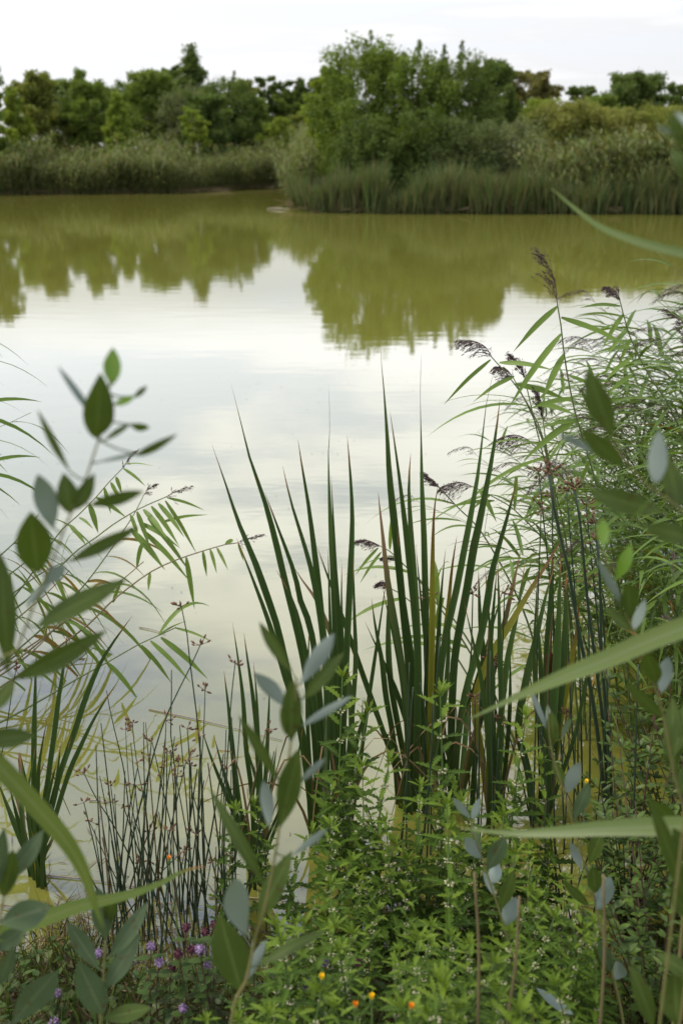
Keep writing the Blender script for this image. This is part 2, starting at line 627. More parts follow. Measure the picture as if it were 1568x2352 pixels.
def make_tree(name, label, cat, pxt, pyt, Y, wpx, style, green, n, s, group=None, low=.05, seed=0, bark=None, asp=.42, shift=0, base_z=None, lean=0.):
    g = np.random.default_rng(1000 + seed)
    top = pt(pxt, pyt, Y)
    gz = float(ground_h(top[0], Y)) if base_z is None else base_z
    H = top[2] - gz
    W = size_at(wpx, top)
    base = np.array([top[0] - lean, Y, gz])
    limbs = []          # (polyline (6,3), weight, sigma0, sigma1)
    wood = MB()
    if style == 'multi':
        K = 15
        for k in range(K):
            f = (k + .5) / K
            r = W / 2 * math.sqrt(f) * .82
            a = k * 2.39996 + g.uniform(-.3, .3)
            ht = H * (1 - .42 * f ** 1.6) * g.uniform(.86, 1.0)
            if k == 0:
                ht = H
            tipp = np.array([r * math.cos(a), r * math.sin(a) * .8, ht])
            mid = np.array([tipp[0] * .75, tipp[1] * .75, ht * .5])
            ln = smooth_line([np.zeros(3), mid, tipp], 9)
            tube(wood, ln + base, np.linspace(.055, .008, 9) * H / 6, 5)
            # narrow leafy top of the leader
            limbs.append((ln[6:], ht * .2, .05 * W, .008 * W))
            for q in range(14):
                t = g.uniform(.06, .93)
                p = ln[int(t * 8)]
                aa = a + g.uniform(-1.5, 1.5)
                lg = W * g.uniform(.14, .30) * (1.1 - t * .95)
                d = np.array([math.cos(aa), math.sin(aa), g.uniform(.3, 1.3)])
                d = d / np.linalg.norm(d)
                e = p + d * lg
                limbs.append((np.stack([p, (p + e) / 2 + [0, 0, .05 * lg], e]), lg * (1.5 - t * .4), .06 * W * (1.15 - t), .045 * W * (1.1 - t)))
        for q in range(95):
            # bushy mass between the leaders
            f = g.uniform(.05, .76) ** .9
            rad = W / 2 * math.sqrt(max(.02, 1 - ((f - .34) / .52) ** 2)) * g.uniform(.35, 1.02)
            a = g.uniform(0, 6.283)
            c = np.array([rad * math.cos(a), rad * math.sin(a), H * f])
            e = c + np.array([.1 * math.cos(a), .1 * math.sin(a), g.uniform(.1, .32)]) * W * .8
            limbs.append((np.stack([c, (c + e) / 2, e]), W * .24, .06 * W, .035 * W))
    else:
        tl = smooth_line([np.zeros(3), [lean * .4 + g.uniform(-.02, .02) * W, 0, H * .5], [lean, 0, H * .97]], 9)
        tube(wood, tl + base, np.linspace(.028, .005, 9) * H * (1.0 if style != 'small' else .7), 7)
        K = {'round': 30, 'cone': 36, 'spire': 40, 'small': 18, 'open': 22, 'thin': 26}[style]
        for k in range(K):
            f = (k + .5) / K
            t = low + (1 - low) * f * .97
            if style == 'round':
                env = math.sqrt(max(0, 1 - ((f - .42) / .62) ** 2))
                el = g.uniform(.15, .9) + f * .5
            elif style == 'cone':
                env = (1 - f) ** .75 * .95 + .08
                el = g.uniform(.35, .9)
            elif style == 'spire':
                env = max(.1, min(1.0, (1 - f) * 1.5)) * (1.0 if f < .5 else .72)
                el = g.uniform(.2, .8)
            elif style == 'thin':
                env = (1 - f) ** .6 * .9 + .06
                el = g.uniform(.7, 1.3)
            elif style == 'open':
                env = math.sqrt(max(0.04, 1 - ((f - .5) / .6) ** 2))
                el = g.uniform(.1, .9)
            else:
                env = math.sqrt(max(0.05, 1 - ((f - .4) / .65) ** 2))
                el = g.uniform(.2, .8)
            lg = W / 2 * env * g.uniform(.72, 1.12)
            a = k * 2.39996 + g.uniform(-.4, .4)
            p = np.array([np.interp(t, np.linspace(0, 1, 9), tl[:, j]) for j in range(3)])
            d = np.array([math.cos(a) * math.cos(el * .8), math.sin(a) * math.cos(el * .8), math.sin(el * .8)])
            e = p + d * lg
            e[2] = min(e[2], H)
            ln = smooth_line([p, (p + e) / 2 + [0, 0, .06 * lg], e], 5)
            tube(wood, ln + base, np.linspace(.3, .08, 5) * .028 * H * (.35 + .5 * (1 - f)), 4)
            limbs.append((ln[1:], lg, .075 * W, .05 * W))
            for q in range(6):
                tt = g.uniform(.3, 1.)
                p2 = ln[min(4, int(tt * 4.99))]
                aa = a + g.uniform(-1.3, 1.3)
                l2 = lg * g.uniform(.25, .5)
                e2 = p2 + l2 * np.array([math.cos(aa) * .8, math.sin(aa) * .8, g.uniform(-.35, .75)])
                limbs.append((np.stack([p2, (p2 + e2) / 2, e2]), l2 * 1.1, .05 * W, .035 * W))
    wts = np.array([x[1] for x in limbs])
    cnt = g.multinomial(int(n * 2.3), wts / wts.sum())
    C = []
    for (ln, _, s0, s1), c in zip(limbs, cnt):
        if c == 0:
            continue
        t = g.beta(1.6, 1.1, c)
        xs = np.linspace(0, 1, len(ln))
        p = np.stack([np.interp(t, xs, ln[:, j]) for j in range(3)], 1)
        sg = (s0 + (s1 - s0) * t)[:, None] * (.7 if style in ('open',) else 1.)
        C.append(p + np.clip(g.normal(size=(c, 3)), -1.9, 1.9) * sg * [1, 1, .8])
    C = np.concatenate(C)
    C = C[(C[:, 2] > .03 * H)]
    A, B = rand_axes(len(C), .35)
    crown = MB()
    rhombs(crown, C + base, A, B, .88 * s * g.uniform(.6, 1.35, len(C)), asp)
    root = thing(name, label, cat, base, group)
    wood.build('trunk', bark or M_bark, root)
    crown.build('crown', TM[green], root, smooth=False)
    return root


WOOD = 'trees and bushes beyond the reed bed across the pond'
ISL = 'willows and bushes behind the cattail belt on the far shore'
# behind the long reed bed
make_tree('birch_tree', 'narrow bright green birch at the picture edge above the reed bed', 'tree', 22, 190, 54, 105, 'cone', 'bright', 6000, .10, WOOD, seed=1)
make_tree('birch_tree', 'olive brown tinged bushy birch beside the bright narrow birch', 'tree', 78, 176, 58, 135, 'round', 'olive', 9000, .11, WOOD, seed=2)
make_tree('willow_tree', 'dark low willow in the gap beside the olive brown birch', 'tree', 150, 215, 62, 110, 'round', 'deep', 6000, .11, WOOD, seed=3)
make_tree('birch_tree', 'mid green birch with two thin twiggy leaders spiking above the others', 'tree', 181, 150, 60, 105, 'thin', 'mid', 5200, .10, WOOD, seed=4)
make_tree('birch_tree', 'broad mid green birch filling the middle below the twiggy leaders', 'tree', 205, 192, 58, 120, 'round', 'mid', 7000, .10, WOOD, seed=5)
make_tree('birch_tree', 'yellow green bright birch standing before the dark round tree', 'tree', 266, 205, 56, 95, 'cone', 'bright', 6000, .10, WOOD, seed=6)
make_tree('alder_tree', 'round dark green alder with a domed top beside the bright birch', 'tree', 345, 172, 66, 150, 'round', 'mid', 9000, .12, WOOD, seed=7)
make_tree('spruce_tree', 'tall dark spire shaped tree, highest above the long reed bed', 'tree', 437, 94, 80, 160, 'spire', 'dark', 12000, .14, WOOD, seed=8)
make_tree('pine_tree', 'small dark round headed pine at the shoulder of the tall spire', 'tree', 391, 152, 84, 65, 'open', 'dark', 2200, .15, WOOD, seed=9, low=.5)
make_tree('willow_tree', 'grey green willow bush below the tall dark spire', 'tree', 428, 186, 64, 130, 'multi', 'grey', 9000, .10, WOOD, seed=10)
make_tree('alder_tree', 'dark spreading alder with a feathery top next to the tall spire', 'tree', 525, 163, 66, 165, 'multi', 'dark', 14000, .11, WOOD, seed=11)
make_tree('alder_tree', 'small dark alder low behind the young pale stemmed tree', 'tree', 470, 225, 62, 120, 'round', 'dark', 7000, .11, WOOD, seed=12)
make_tree('young_birch', 'young birch with a small light crown on a pale leaning stem', 'young tree', 436, 248, 57, 62, 'small', 'bright', 1500, .09, WOOD, seed=13, bark=M_pale_bark, low=.5, lean=-.45)
make_tree('larch_tree', 'slim mid green conical tree at the end of the dark alders', 'tree', 596, 218, 66, 75, 'cone', 'mid', 5000, .11, WOOD, seed=14)
for k, (px, py, wd, st, gr) in enumerate([(556, 190, 90, 'round', 'olive'), (608, 174, 80, 'open', 'dark'), (650, 184, 75, 'open', 'dark'), (690, 172, 70, 'cone', 'dark'), (722, 178, 70, 'round', 'dark'), (660, 215, 95, 'round', 'mid'), (118, 190, 120, 'round', 'mid'), (308, 196, 110, 'round', 'mid'), (235, 206, 130, 'round', 'mid')]):
    lab = ['olive tree peeping out between the dark alder and the slim conical tree', 'open crowned dark tree of the far row behind the slim conical tree',
           'low dark tree in the dip of the far row', 'pointed dark conifer of the far row close to the big willows',
           'rounded dark tree of the far row touching the big willows', 'mid green tree below the pointed conifer of the far row',
           'tiny dark tree top showing over the olive brown birch', 'dark tree behind the gap between bright birch and domed alder',
           'dark far tree top behind the yellow green birch'][k]
    make_tree('distant_tree', lab, 'tree', px, py, 190, wd, st, gr, 4600, .31, WOOD, seed=20 + k)
make_tree('sallow_bush', 'yellow green low bush at the end of the long reed bed', 'bush', 640, 278, 64, 85, 'round', 'bright', 3600, .10, WOOD, seed=31, low=.05)
make_tree('sallow_bush', 'light olive bush in front of the far row beside the big willows', 'bush', 690, 262, 66, 90, 'round', 'olive', 4000, .10, WOOD, seed=32, low=.05)
make_tree('birch_tree', 'tall birch by the pond corner seen mostly as a dark reflection', 'tree', -58, 120, 50, 120, 'round', 'mid', 6000, .11, WOOD, seed=33)
# the willow clump on the right shore
make_tree('willow_tree', 'bright yellow green willow forming the open edge of the tall clump', 'tree', 752, 165, 42, 130, 'round', 'bright', 9000, .075, ISL, seed=41, low=.05)
make_tree('willow_tree', 'tall willow with two pointed shoots, tallest of the clump', 'tree', 834, 72, 40, 250, 'multi', 'mid', 21000, .075, ISL, seed=42)
make_tree('willow_tree', 'willow with slender upright shoots in the middle of the clump', 'tree', 946, 92, 39, 230, 'multi', 'mid', 18000, .075, ISL, seed=43)
make_tree('willow_tree', 'dark green willow with a comb of shoots on the far side of the clump', 'tree', 1044, 94, 40, 230, 'multi', 'dark', 19000, .075, ISL, seed=44)
make_tree('alder_tree', 'dark dense tree leaning on the end of the willow clump', 'tree', 1132, 146, 44, 140, 'round', 'dark', 10000, .085, ISL, seed=45)
make_tree('willow_tree', 'greyish dark bush filling the foot of the tall two shoot willow', 'bush', 842, 262, 37.8, 165, 'multi', 'dark', 9000, .07, ISL, seed=46, low=.03)
make_tree('sallow_bush', 'grey green sallow bush above the cattails under the middle willow', 'bush', 955, 254, 38.0, 215, 'multi', 'dark', 11000, .065, ISL, seed=47, low=.03)
make_tree('sallow_bush', 'silvery sallow bush below the dark comb shooted willow', 'bush', 1075, 268, 37.4, 190, 'multi', 'deep', 9000, .06, ISL, seed=48, low=.03)
make_tree('sallow_bush', 'silvery sallow bush with pointed shoots beside the yellowish bushes', 'bush', 1180, 262, 37.5, 170, 'multi', 'grey', 9000, .06, ISL, seed=49, low=.03)
make_tree('oak_tree', 'brownish open crowned oak behind the end of the willow clump', 'tree', 1216, 172, 70, 135, 'open', 'brown', 7500, .13, ISL, seed=50, low=.2)
make_tree('sallow_bush', 'mid green bush between the brownish oak and the yellowish bushes', 'bush', 1240, 236, 56, 110, 'round', 'bright', 5000, .09, ISL, seed=51, low=.03)
make_tree('sallow_bush', 'yellowish green rounded bush, first of the pale row beyond the reeds', 'bush', 1300, 252, 40, 190, 'round', 'yellow', 10000, .065, ISL, seed=52, low=.03)
make_tree('sallow_bush', 'yellowish bush with tan tips in the middle of the pale row', 'bush', 1408, 262, 40, 180, 'round', 'yellow', 9000, .065, ISL, seed=53, low=.03)
make_tree('sallow_bush', 'olive yellow bush at the outer end of the pale row', 'bush', 1520, 258, 41, 180, 'round', 'olive', 9000, .065, ISL, seed=54, low=.03)
make_tree('ash_tree', 'small open dark tree with a leaning top on the skyline', 'tree', 1336, 198, 76, 85, 'open', 'dark', 3200, .14, ISL, seed=55, low=.25)
make_tree('alder_tree', 'big domed dark green tree standing out on the skyline', 'tree', 1452, 184, 72, 165, 'round', 'dark', 11000, .13, ISL, seed=56)
make_tree('oak_tree', 'dark open crowned tree on the skyline at the picture edge', 'tree', 1548, 196, 78, 110, 'open', 'dark', 4500, .14, ISL, seed=57, low=.2)
make_tree('sallow_bush', 'low dark bush under the small open skyline tree', 'bush', 1385, 228, 70, 130, 'round', 'mid', 5000, .12, ISL, seed=58, low=.03)

# ------------------------------------------------------------------ reed beds across the water
M_reedfar = leaf_mat('reed_bed_leaf', [(.085, .12, .036), (.115, .155, .046), (.16, .20, .07), (.19, .16, .08), (.11, .15, .04)], trans=.3, rough=.6, spec=.12, nscale=.5)
M_catfar = leaf_mat('cattail_belt_leaf', [(.05, .088, .032), (.075, .12, .04), (.10, .145, .045), (.16, .13, .06), (.08, .115, .034), (.18, .145, .08)], trans=.3, rough=.6, spec=.12, nscale=.5)
M_dry = leaf_mat('dry_reed', [(.13, .09, .05), (.2, .145, .085), (.28, .22, .14)], trans=.15, rough=.8, spec=.1, nscale=2.)


def reed_proto(H, seed, nl=8, lean=.2, lw=.03):
    g = np.random.default_rng(seed)
    mb = MB()
    st = np.array([[0, 0, 0], [lean * .25, 0, H * .5], [lean, 0, H]])
    blade(mb, smooth_line(st, 4), [.012, .012, .01, .006], [0, -1, 0], 0)
    for k in range(nl):
        t = .25 + .72 * k / nl
        p = np.array([lean * t * t, 0, H * t])
        a = g.uniform(0, 6.28)
        lg = H * g.uniform(.2, .3)
        d = np.array([math.cos(a), math.sin(a), .9])
        d2 = np.array([math.cos(a), math.sin(a), -.5])
        P = np.stack([p, p + d * lg * .35, p + d * lg * .5 + d2 * lg * .25, p + d * lg * .5 + d2 * lg * .6])
        blade(mb, P, [lw * .7, lw, lw * .8, .003], unit([d[0] * -.6, d[1] * -.6, 1]), .0)
    return mb.arrays()


def cat_proto(H, seed, nl=6, w=.022):
    g = np.random.default_rng(seed)
    mb = MB()
    for k in range(nl):
        a = g.uniform(0, 6.28)
        h = H * g.uniform(.75, 1.05)
        o = g.uniform(.05, .22) * h
        P = np.stack([[0, 0, 0], [math.cos(a) * o * .3, math.sin(a) * o * .3, h * .5], [math.cos(a) * o, math.sin(a) * o, h * (.97 if g.random() > .2 else .75)]])
        b = g.uniform(0, 6.28)
        blade(mb, smooth_line(P, 5), np.array([1, 1, .9, .6, .1]) * w, [math.cos(b), math.sin(b), 0], 0)
    return mb.arrays()


def fill_bed(protos, n, xy, hs, lean_x=(0, .1)):
    mb = MB()
    pick = rng.integers(0, len(protos), n)
    for k, pr in enumerate(protos):
        m_ = pick == k
        K = int(m_.sum())
        x, y = xy[m_, 0], xy[m_, 1]
        z = np.maximum(ground_h(x, y), -.05)
        ln = np.stack([rng.normal(lean_x[0], lean_x[1], K), rng.normal(0, .08, K)], 1)
        stamp(mb, pr, np.stack([x, y, z], 1), rng.uniform(0, 6.28, K), hs[m_], ln)
    return mb


n = 4200
x = rng.uniform(-24, 0.5, n)
d = np.where(rng.random(n) < .5, rng.uniform(-1.2, .6, n), rng.gamma(1.3, 2.6, n))
xy = np.stack([x, left_edge(x) + d + .35 * np.sin(x * 1.7)], 1)
fx = 1 + .12 * np.sin(x * 1.1) + .1 * np.sin(x * 2.9 + 1) + .08 * np.sin(x * 6.3)
hs = rng.uniform(.68, 1.14, n) * fx * np.where(d < .8, .8, 1)
bed = fill_bed([reed_proto(1.95, s_, 10, .3, .05) for s_ in range(6)], n, xy, hs, (.02, .1))
n2 = 1500
x2 = rng.uniform(-24, 0.5, n2)
low_bed = fill_bed([reed_proto(.9, 90 + s_, 6, .3, .04) for s_ in range(4)], n2, np.stack([x2, left_edge(x2) + rng.uniform(-1.0, .7, n2)], 1), rng.uniform(.4, 1.2, n2), (.0, .25))
bed.add(low_bed.arrays()[0], Q=low_bed.arrays()[1], UV=low_bed.arrays()[3])
tag(bed.build('reed_bed', M_reedfar), 'long bed of tall green reeds along the far shore', 'reed bed', kind='stuff')

n = 2100
x = rng.uniform(-1.75, 13.5, n)
d = rng.gamma(1.0, .8, n) - .65
xy = np.stack([x, right_edge(x) + d + .18 * np.sin(x * 2.3)], 1)
hs = rng.uniform(.62, 1.18, n) * (1 + .1 * np.sin(x * 2.1) + .08 * np.sin(x * 5.7 + 1)) * np.where(x < -.9, .9, 1) * np.where(np.sin(x * 3.7 + 2 * np.sin(x * 1.3)) > .55, .72, 1)
belt = fill_bed([cat_proto(1.36, 30 + s_, 7, .035) for s_ in range(6)], n, xy, hs, (0, .13))
tag(belt.build('cattail_belt', M_catfar), 'belt of upright dark green cattails along the near edge of the far shore', 'cattails', kind='stuff')

n = 700
y = 37 + 36 * rng.random(n) ** 1.3
xe = -1.95 - .8 * (y - 37.2) / 52.8
xy = np.stack([xe + rng.uniform(-.1, .9, n), y], 1)
side_bed = fill_bed([reed_proto(1.9, 120 + s_, 9, .3, .045) for s_ in range(4)], n, xy, rng.uniform(.6, 1.05, n), (-.05, .12))
tag(side_bed.build('reed_bed', M_reedfar), 'green reeds lining the narrow inlet beside the cattail belt', 'reed bed', kind='stuff')

n = 1800
x = rng.uniform(6.5, 20, n)
d = rng.gamma(1.4, 1.3, n)
xy = np.stack([x, right_edge(x) - .2 + d], 1)
hs = rng.uniform(.8, 1.15, n) * np.interp(x, [6.5, 9, 12, 20], [.8, 1.0, 1.15, 1.25]) * np.where(d < .8, .7, 1)
bed = fill_bed([reed_proto(2.1, 60 + s_, 9, .5, .045) for s_ in range(6)], n, xy, hs, (-.25, .15))
tag(bed.build('reed_bed', M_reedfar), 'leaning green reeds bending over the water under the yellowish bushes', 'reed bed', kind='stuff')

# dead standing stubs and litter at the waterline
for (x0, x1, edge, n, cx_, lab) in ((-1.8, 13.5, right_edge, 900, 0, 'tan dead stubs and litter at the foot of the cattail belt'), (-22, -2, left_edge, 1700, 0, 'brown dead stalks and litter at the foot of the long reed bed')):
    mb = MB()
    x = rng.uniform(x0, x1, n)
    y = edge(x) + rng.gamma(1.2, .14, n) - .25
    for k in range(n):
        h = rng.uniform(.1, .42)
        dx, dy = rng.normal(0, .22, 2)
        P = np.array([[x[k], y[k], -.03], [x[k] + dx * .4, y[k] + dy * .4, h * .6], [x[k] + dx * (1.5 if k % 3 else 3), y[k] + dy, h * (.9 if k % 3 else .3)]])
        blade(mb, P, np.array([1, .9, .4]) * rng.uniform(.015, .035), [rng.normal(0, .4), -1, .2], 0)
    tag(mb.build('dry_reed_litter', M_dry), lab, 'dry reeds', kind='stuff')

# a pale stick lying at the tip of the cattail belt
mb = MB()
a, b = pt(612, 464, 35.5), pt(664, 466, 35.2)
a[2] = b[2] = .03
tube(mb, smooth_line([a, (a + b) / 2 + [0, .05, .02], b], 6), [.008, .014, .018, .018, .012, .006], 6)
tag(mb.build('drift_branch', plain_mat('drift_wood', [(.3, .27, .22), (.42, .38, .31)], .8, .1, 30.)), 'pale drift branch floating off the tip of the cattail belt', 'branch')
# ------------------------------------------------------------------ near plants: materials
M_cat = leaf_mat('cattail_leaf', [(.020, .040, .014), (.028, .054, .017), (.036, .068, .017), (.045, .082, .016)], trans=.12, rough=.42, spec=0.19, streak=.35, tip=(.2, .11, .045), tipat=(.93, .97), spots=(.07, .06, .02), edge=(.07, .13, .03), nscale=3)
M_cat_yel = leaf_mat('cattail_leaf_yellowing', [(.10, .13, .02), (.17, .16, .025)], trans=.3, rough=.45, spec=0.17, streak=.5, tip=(.12, .06, .025), tipat=(.75, .95), edge=(.30, .2, .03), nscale=4)
M_cat_brown = leaf_mat('cattail_leaf_browning', [(.045, .075, .028), (.06, .085, .03)], trans=.2, rough=.55, spec=0.11, streak=.4, tip=(.24, .15, .09), tipat=(.7, .95), edge=(.12, .05, .03), nscale=4)
M_cat_dead = leaf_mat('cattail_leaf_dead', [(.10, .065, .035), (.15, .10, .055), (.2, .15, .09)], trans=.15, rough=.75, spec=.1, streak=.5, nscale=6)
M_spike = plain_mat('cattail_spike', [(.03, .012, .006), (.055, .022, .01)], .9, .05, 200., .4)
M_reed = leaf_mat('reed_leaf', [(.06, .105, .02), (.085, .145, .026), (.115, .185, .035), (.13, .19, .055), (.09, .145, .045)], trans=.33, rough=.45, spec=0.19, streak=.3, nscale=3)
M_reed_old = leaf_mat('reed_leaf_rusty', [(.06, .10, .02), (.13, .13, .025), (.2, .12, .03), (.24, .17, .07)], trans=.3, rough=.5, spec=0.17, streak=.4, tip=(.2, .1, .03), tipat=(.4, 1.), spots=(.12, .05, .015), nscale=14)
M_reed_stem = plain_mat('reed_stem', [(.05, .08, .022), (.08, .11, .03), (.13, .13, .05)], .5, .3, 4.)
M_reed_stem_dry = plain_mat('reed_stem_dry', [(.11, .09, .04), (.17, .135, .065)], .6, .2, 5.)
M_plume = plain_mat('reed_plume', [(.05, .032, .034), (.085, .056, .055), (.14, .105, .09)], .8, .1, 50.)
M_rush = plain_mat('rush_stem', [(.012, .026, .014), (.02, .038, .018), (.032, .05, .02)], .4, .4, 5.)
M_rush_brown = plain_mat('rush_stem_brown', [(.05, .03, .015), (.09, .06, .025), (.05, .06, .02)], .5, .3, 5.)
M_spikelet = plain_mat('rush_spikelet', [(.06, .032, .02), (.12, .065, .036), (.18, .105, .06)], .7, .15, 120.)
M_gyp = leaf_mat('gypsywort_leaf', [(.036, .07, .008), (.055, .10, .010), (.082, .138, .014)], trans=.35, rough=.5, spec=0.14, rib=(.12, .2, .05), back=None, nscale=8)
M_gyp_top = leaf_mat('gypsywort_tip_leaf', [(.10, .16, .016), (.135, .2, .022)], trans=.35, rough=.5, spec=0.14, nscale=8)
M_gyp_stem = plain_mat('gypsywort_stem', [(.06, .11, .025), (.09, .14, .035)], .6, .2, 8.)
M_gyp_fl = plain_mat('gypsywort_flower', [(.14, .17, .06), (.27, .27, .15), (.45, .42, .29)], .7, .2, 60.)
M_willow = leaf_mat('willow_leaf', [(.035, .058, .013), (.052, .08, .016), (.072, .105, .02)], trans=.28, rough=.45, spec=0.17, veins=.35, spots=(.05, .04, .012), back=(.2, .245, .215), rib=(.11, .15, .04), tcol=(1.1, 1.2, .4), nscale=18)
M_willow_sheen = leaf_mat('willow_leaf_sky_sheen', [(.045, .08, .03), (.065, .10, .045), (.085, .12, .065)], trans=.2, rough=.5, spec=0.19, veins=.35, spots=(.07, .05, .02), back=(.18, .23, .2), rib=(.13, .16, .08), tcol=(1.1, 1.2, .6), nscale=18)  # greyer green: sky sheen on the leaf tops, put into the colour
M_willow_young = leaf_mat('willow_leaf_young', [(.10, .2, .02), (.13, .23, .025)], trans=.45, rough=.4, spec=.4, back=(.2, .28, .18), rib=(.16, .22, .05), tcol=(1.3, 1.3, .35), nscale=18)
M_willow_stem = plain_mat('willow_stem', [(.09, .11, .03), (.14, .14, .045), (.18, .14, .06)], .6, .2, 15.)
M_blade_old = leaf_mat('broad_grass_leaf_tipped', [(.085, .14, .03), (.11, .15, .035)], trans=.35, rough=.4, spec=0.22, streak=.4, rib=(.17, .2, .08), tip=(.3, .14, .03), tipat=(.86, 1.), nscale=8)
M_blade = leaf_mat('broad_grass_leaf', [(.075, .11, .03), (.10, .14, .045)], trans=.35, rough=.4, spec=0.22, streak=.4, rib=(.16, .2, .1), nscale=8)
M_mint = leaf_mat('mint_leaf', [(.03, .06, .012), (.045, .08, .015), (.045, .04, .02)], trans=.25, rough=.5, spec=0.17, nscale=12)
M_mint_stem = plain_mat('mint_stem', [(.06, .03, .025), (.09, .05, .035)], .6, .2, 8.)
M_mint_fl = plain_mat('mint_flower', [(.11, .065, .14), (.2, .13, .24), (.34, .26, .37)], .7, .2, 300.)
M_mint_cal = plain_mat('mint_calyx', [(.06, .022, .03), (.09, .035, .045)], .8, .1, 100.)
M_yel = plain_mat('yellow_petal', [(.72, .45, .01), (.8, .55, .02)], .6, .2, 60.)
M_ora = plain_mat('orange_petal', [(.7, .22, .01), (.78, .32, .02)], .6, .2, 60.)
M_cup = plain_mat('flower_cup', [(.05, .09, .02), (.08, .12, .03)], .6, .2, 40.)
M_straw = plain_mat('straw', [(.2, .165, .105), (.32, .265, .18)], .7, .2, 40.)
M_shrub = leaf_mat('creeping_willow_leaf', [(.04, .072, .016), (.06, .10, .02), (.085, .135, .02)], trans=.25, rough=.4, spec=0.22, back=(.12, .15, .12), nscale=12)
M_grass = leaf_mat('bank_grass', [(.025, .05, .01), (.045, .085, .014), (.075, .12, .02), (.05, .04, .02), (.10, .075, .04)], trans=.3, rough=.55, spec=.2, nscale=5)
M_cover = leaf_mat('ground_cover_leaf', [(.025, .05, .01), (.04, .08, .014), (.065, .11, .018), (.06, .05, .025)], trans=.25, rough=.5, spec=.25, nscale=10)
M_moss = plain_mat('bank_litter', [(.05, .035, .02), (.09, .065, .035), (.16, .12, .07), (.05, .07, .02)], .9, .1, 30.)


def toward_cam(p):
    return unit(CAM - np.asarray(p, float))


def pline(P, Y0, Y1):
    """picture polyline to world points, depth running from Y0 at the first point to Y1 at the last"""
    P = np.asarray(P, float)
    L_ = np.concatenate([[0], np.cumsum(np.linalg.norm(np.diff(P, axis=0), axis=1))])
    t = L_ / L_[-1]
    return np.array([pt(a, b, Y0 + (Y1 - Y0) * k) for (a, b), k in zip(P, t)])


# ------------------------------------------------------------------ cattails
CG = 'cattails standing in the shallow water near the bank'


def cattail(label, bx, by, leaves, extra=0, spike=None, seed=0, xh=(300, 620), cat='cattail', wx=11.):
    g = random.Random(500 + seed)
    Yb = None
    for it in np.arange(1.2, 4.5, .01):
        if pt(bx, by, it)[2] <= 0:
            break
        Yb = it
    base = pt(bx, by, Yb)
    base[2] = 0
    root = thing('cattail_plant', label, cat, base, CG)

    def one(P, wP, dY, mat, tw):
        W3 = pline(P, Yb + dY, Yb + dY * .4)
        foot = base + np.array([g.uniform(-.035, .035), g.uniform(-.03, .03), -.2])
        foot[0] += np.clip((W3[-1][0] - base[0]) * .25, -.06, .06)
        C = np.vstack([foot, W3[::-1]])
        n = 26
        C = smooth_line(C, n)
        wr = 1.02 * size_at(wP, W3[len(W3) // 2])
        t = np.linspace(0, 1, n)
        wd = wr * np.minimum(1, np.minimum(.75 + t * .9, np.maximum(0.0, (1 - t) * 3.6) ** .8 + .02))
        yaw = g.uniform(-.5, .5)
        nn = toward_cam(C[n // 2])
        tws = yaw + tw * np.clip((t - .55) / .4, 0, 1) ** 1.5
        wd = wd / max(.6, math.cos(yaw))
        m_ = MB()
        blade(m_, C, wd, nn, .14, tws)
        m_.build('leaf', mat, root)

    for item in leaves:
        P, wP = item[0], item[1]
        mat = {'y': M_cat_yel, 'b': M_cat_brown, 'g': M_cat}[item[2] if len(item) > 2 else 'g']
        tw = item[3] if len(item) > 3 else g.choice([0, .5, -.5])
        one(P, wP, g.uniform(-.12, .12), mat, tw)
    for k in range(extra):
        h = g.uniform(*xh)
        dx = g.gauss(0, .16) * h
        one([(bx + dx + g.uniform(-25, 25), by - h), (bx + dx * .55 + g.uniform(-15, 15), by - h * .55), (bx + dx * .12 + g.uniform(-12, 12), by - 40)], g.uniform(.7, 1.25) * wx,
            g.uniform(-.25, .25), g.choice([M_cat] * 9 + [M_cat_brown]), g.choice([0, .4, -.6]))
    for k in range(3):
        # dead outer leaves hanging at the foot
        a = g.uniform(0, 6.28)
        h, o = g.uniform(.18, .42), g.uniform(.08, .22)
        d = np.array([math.cos(a), math.sin(a) * .6, 0])
        C = smooth_line([base + [0, 0, -.1], base + d * o * .3 + [0, 0, h * .7], base + d * o * .8 + [0, 0, h], base + d * o * 1.5 + [0, 0, h * g.uniform(.1, .7)]], 14)
        m_ = MB()
        blade(m_, C, np.linspace(.011, .002, 14), toward_cam(base), .12, np.linspace(0, g.uniform(-2, 2), 14))
        m_.build('leaf', M_cat_dead, root)
    if spike:
        (sx, s0), (sx1, s1), (tx, ty) = spike
        top, bot, tip = pt(sx, s0, Yb), pt(sx1, s1, Yb), pt(tx, ty, Yb)
        m_ = MB()
        n = 14
        ln = smooth_line([bot, top], n)
        r = size_at(10, top)
        tube(m_, ln, r * np.clip(np.sin(np.linspace(.12, math.pi - .12, n)) * 2.2, .25, 1), 12)
        sk = m_.build('flower_spike', M_spike, root)
        m_ = MB()
        tube(m_, smooth_line([base + [0, 0, -.1], bot], 8), .0035, 6)
        tube(m_, smooth_line([top, tip], 8), np.linspace(.003, .0012, 8), 5)
        m_.build('stem', M_rush_brown, root)
    return root


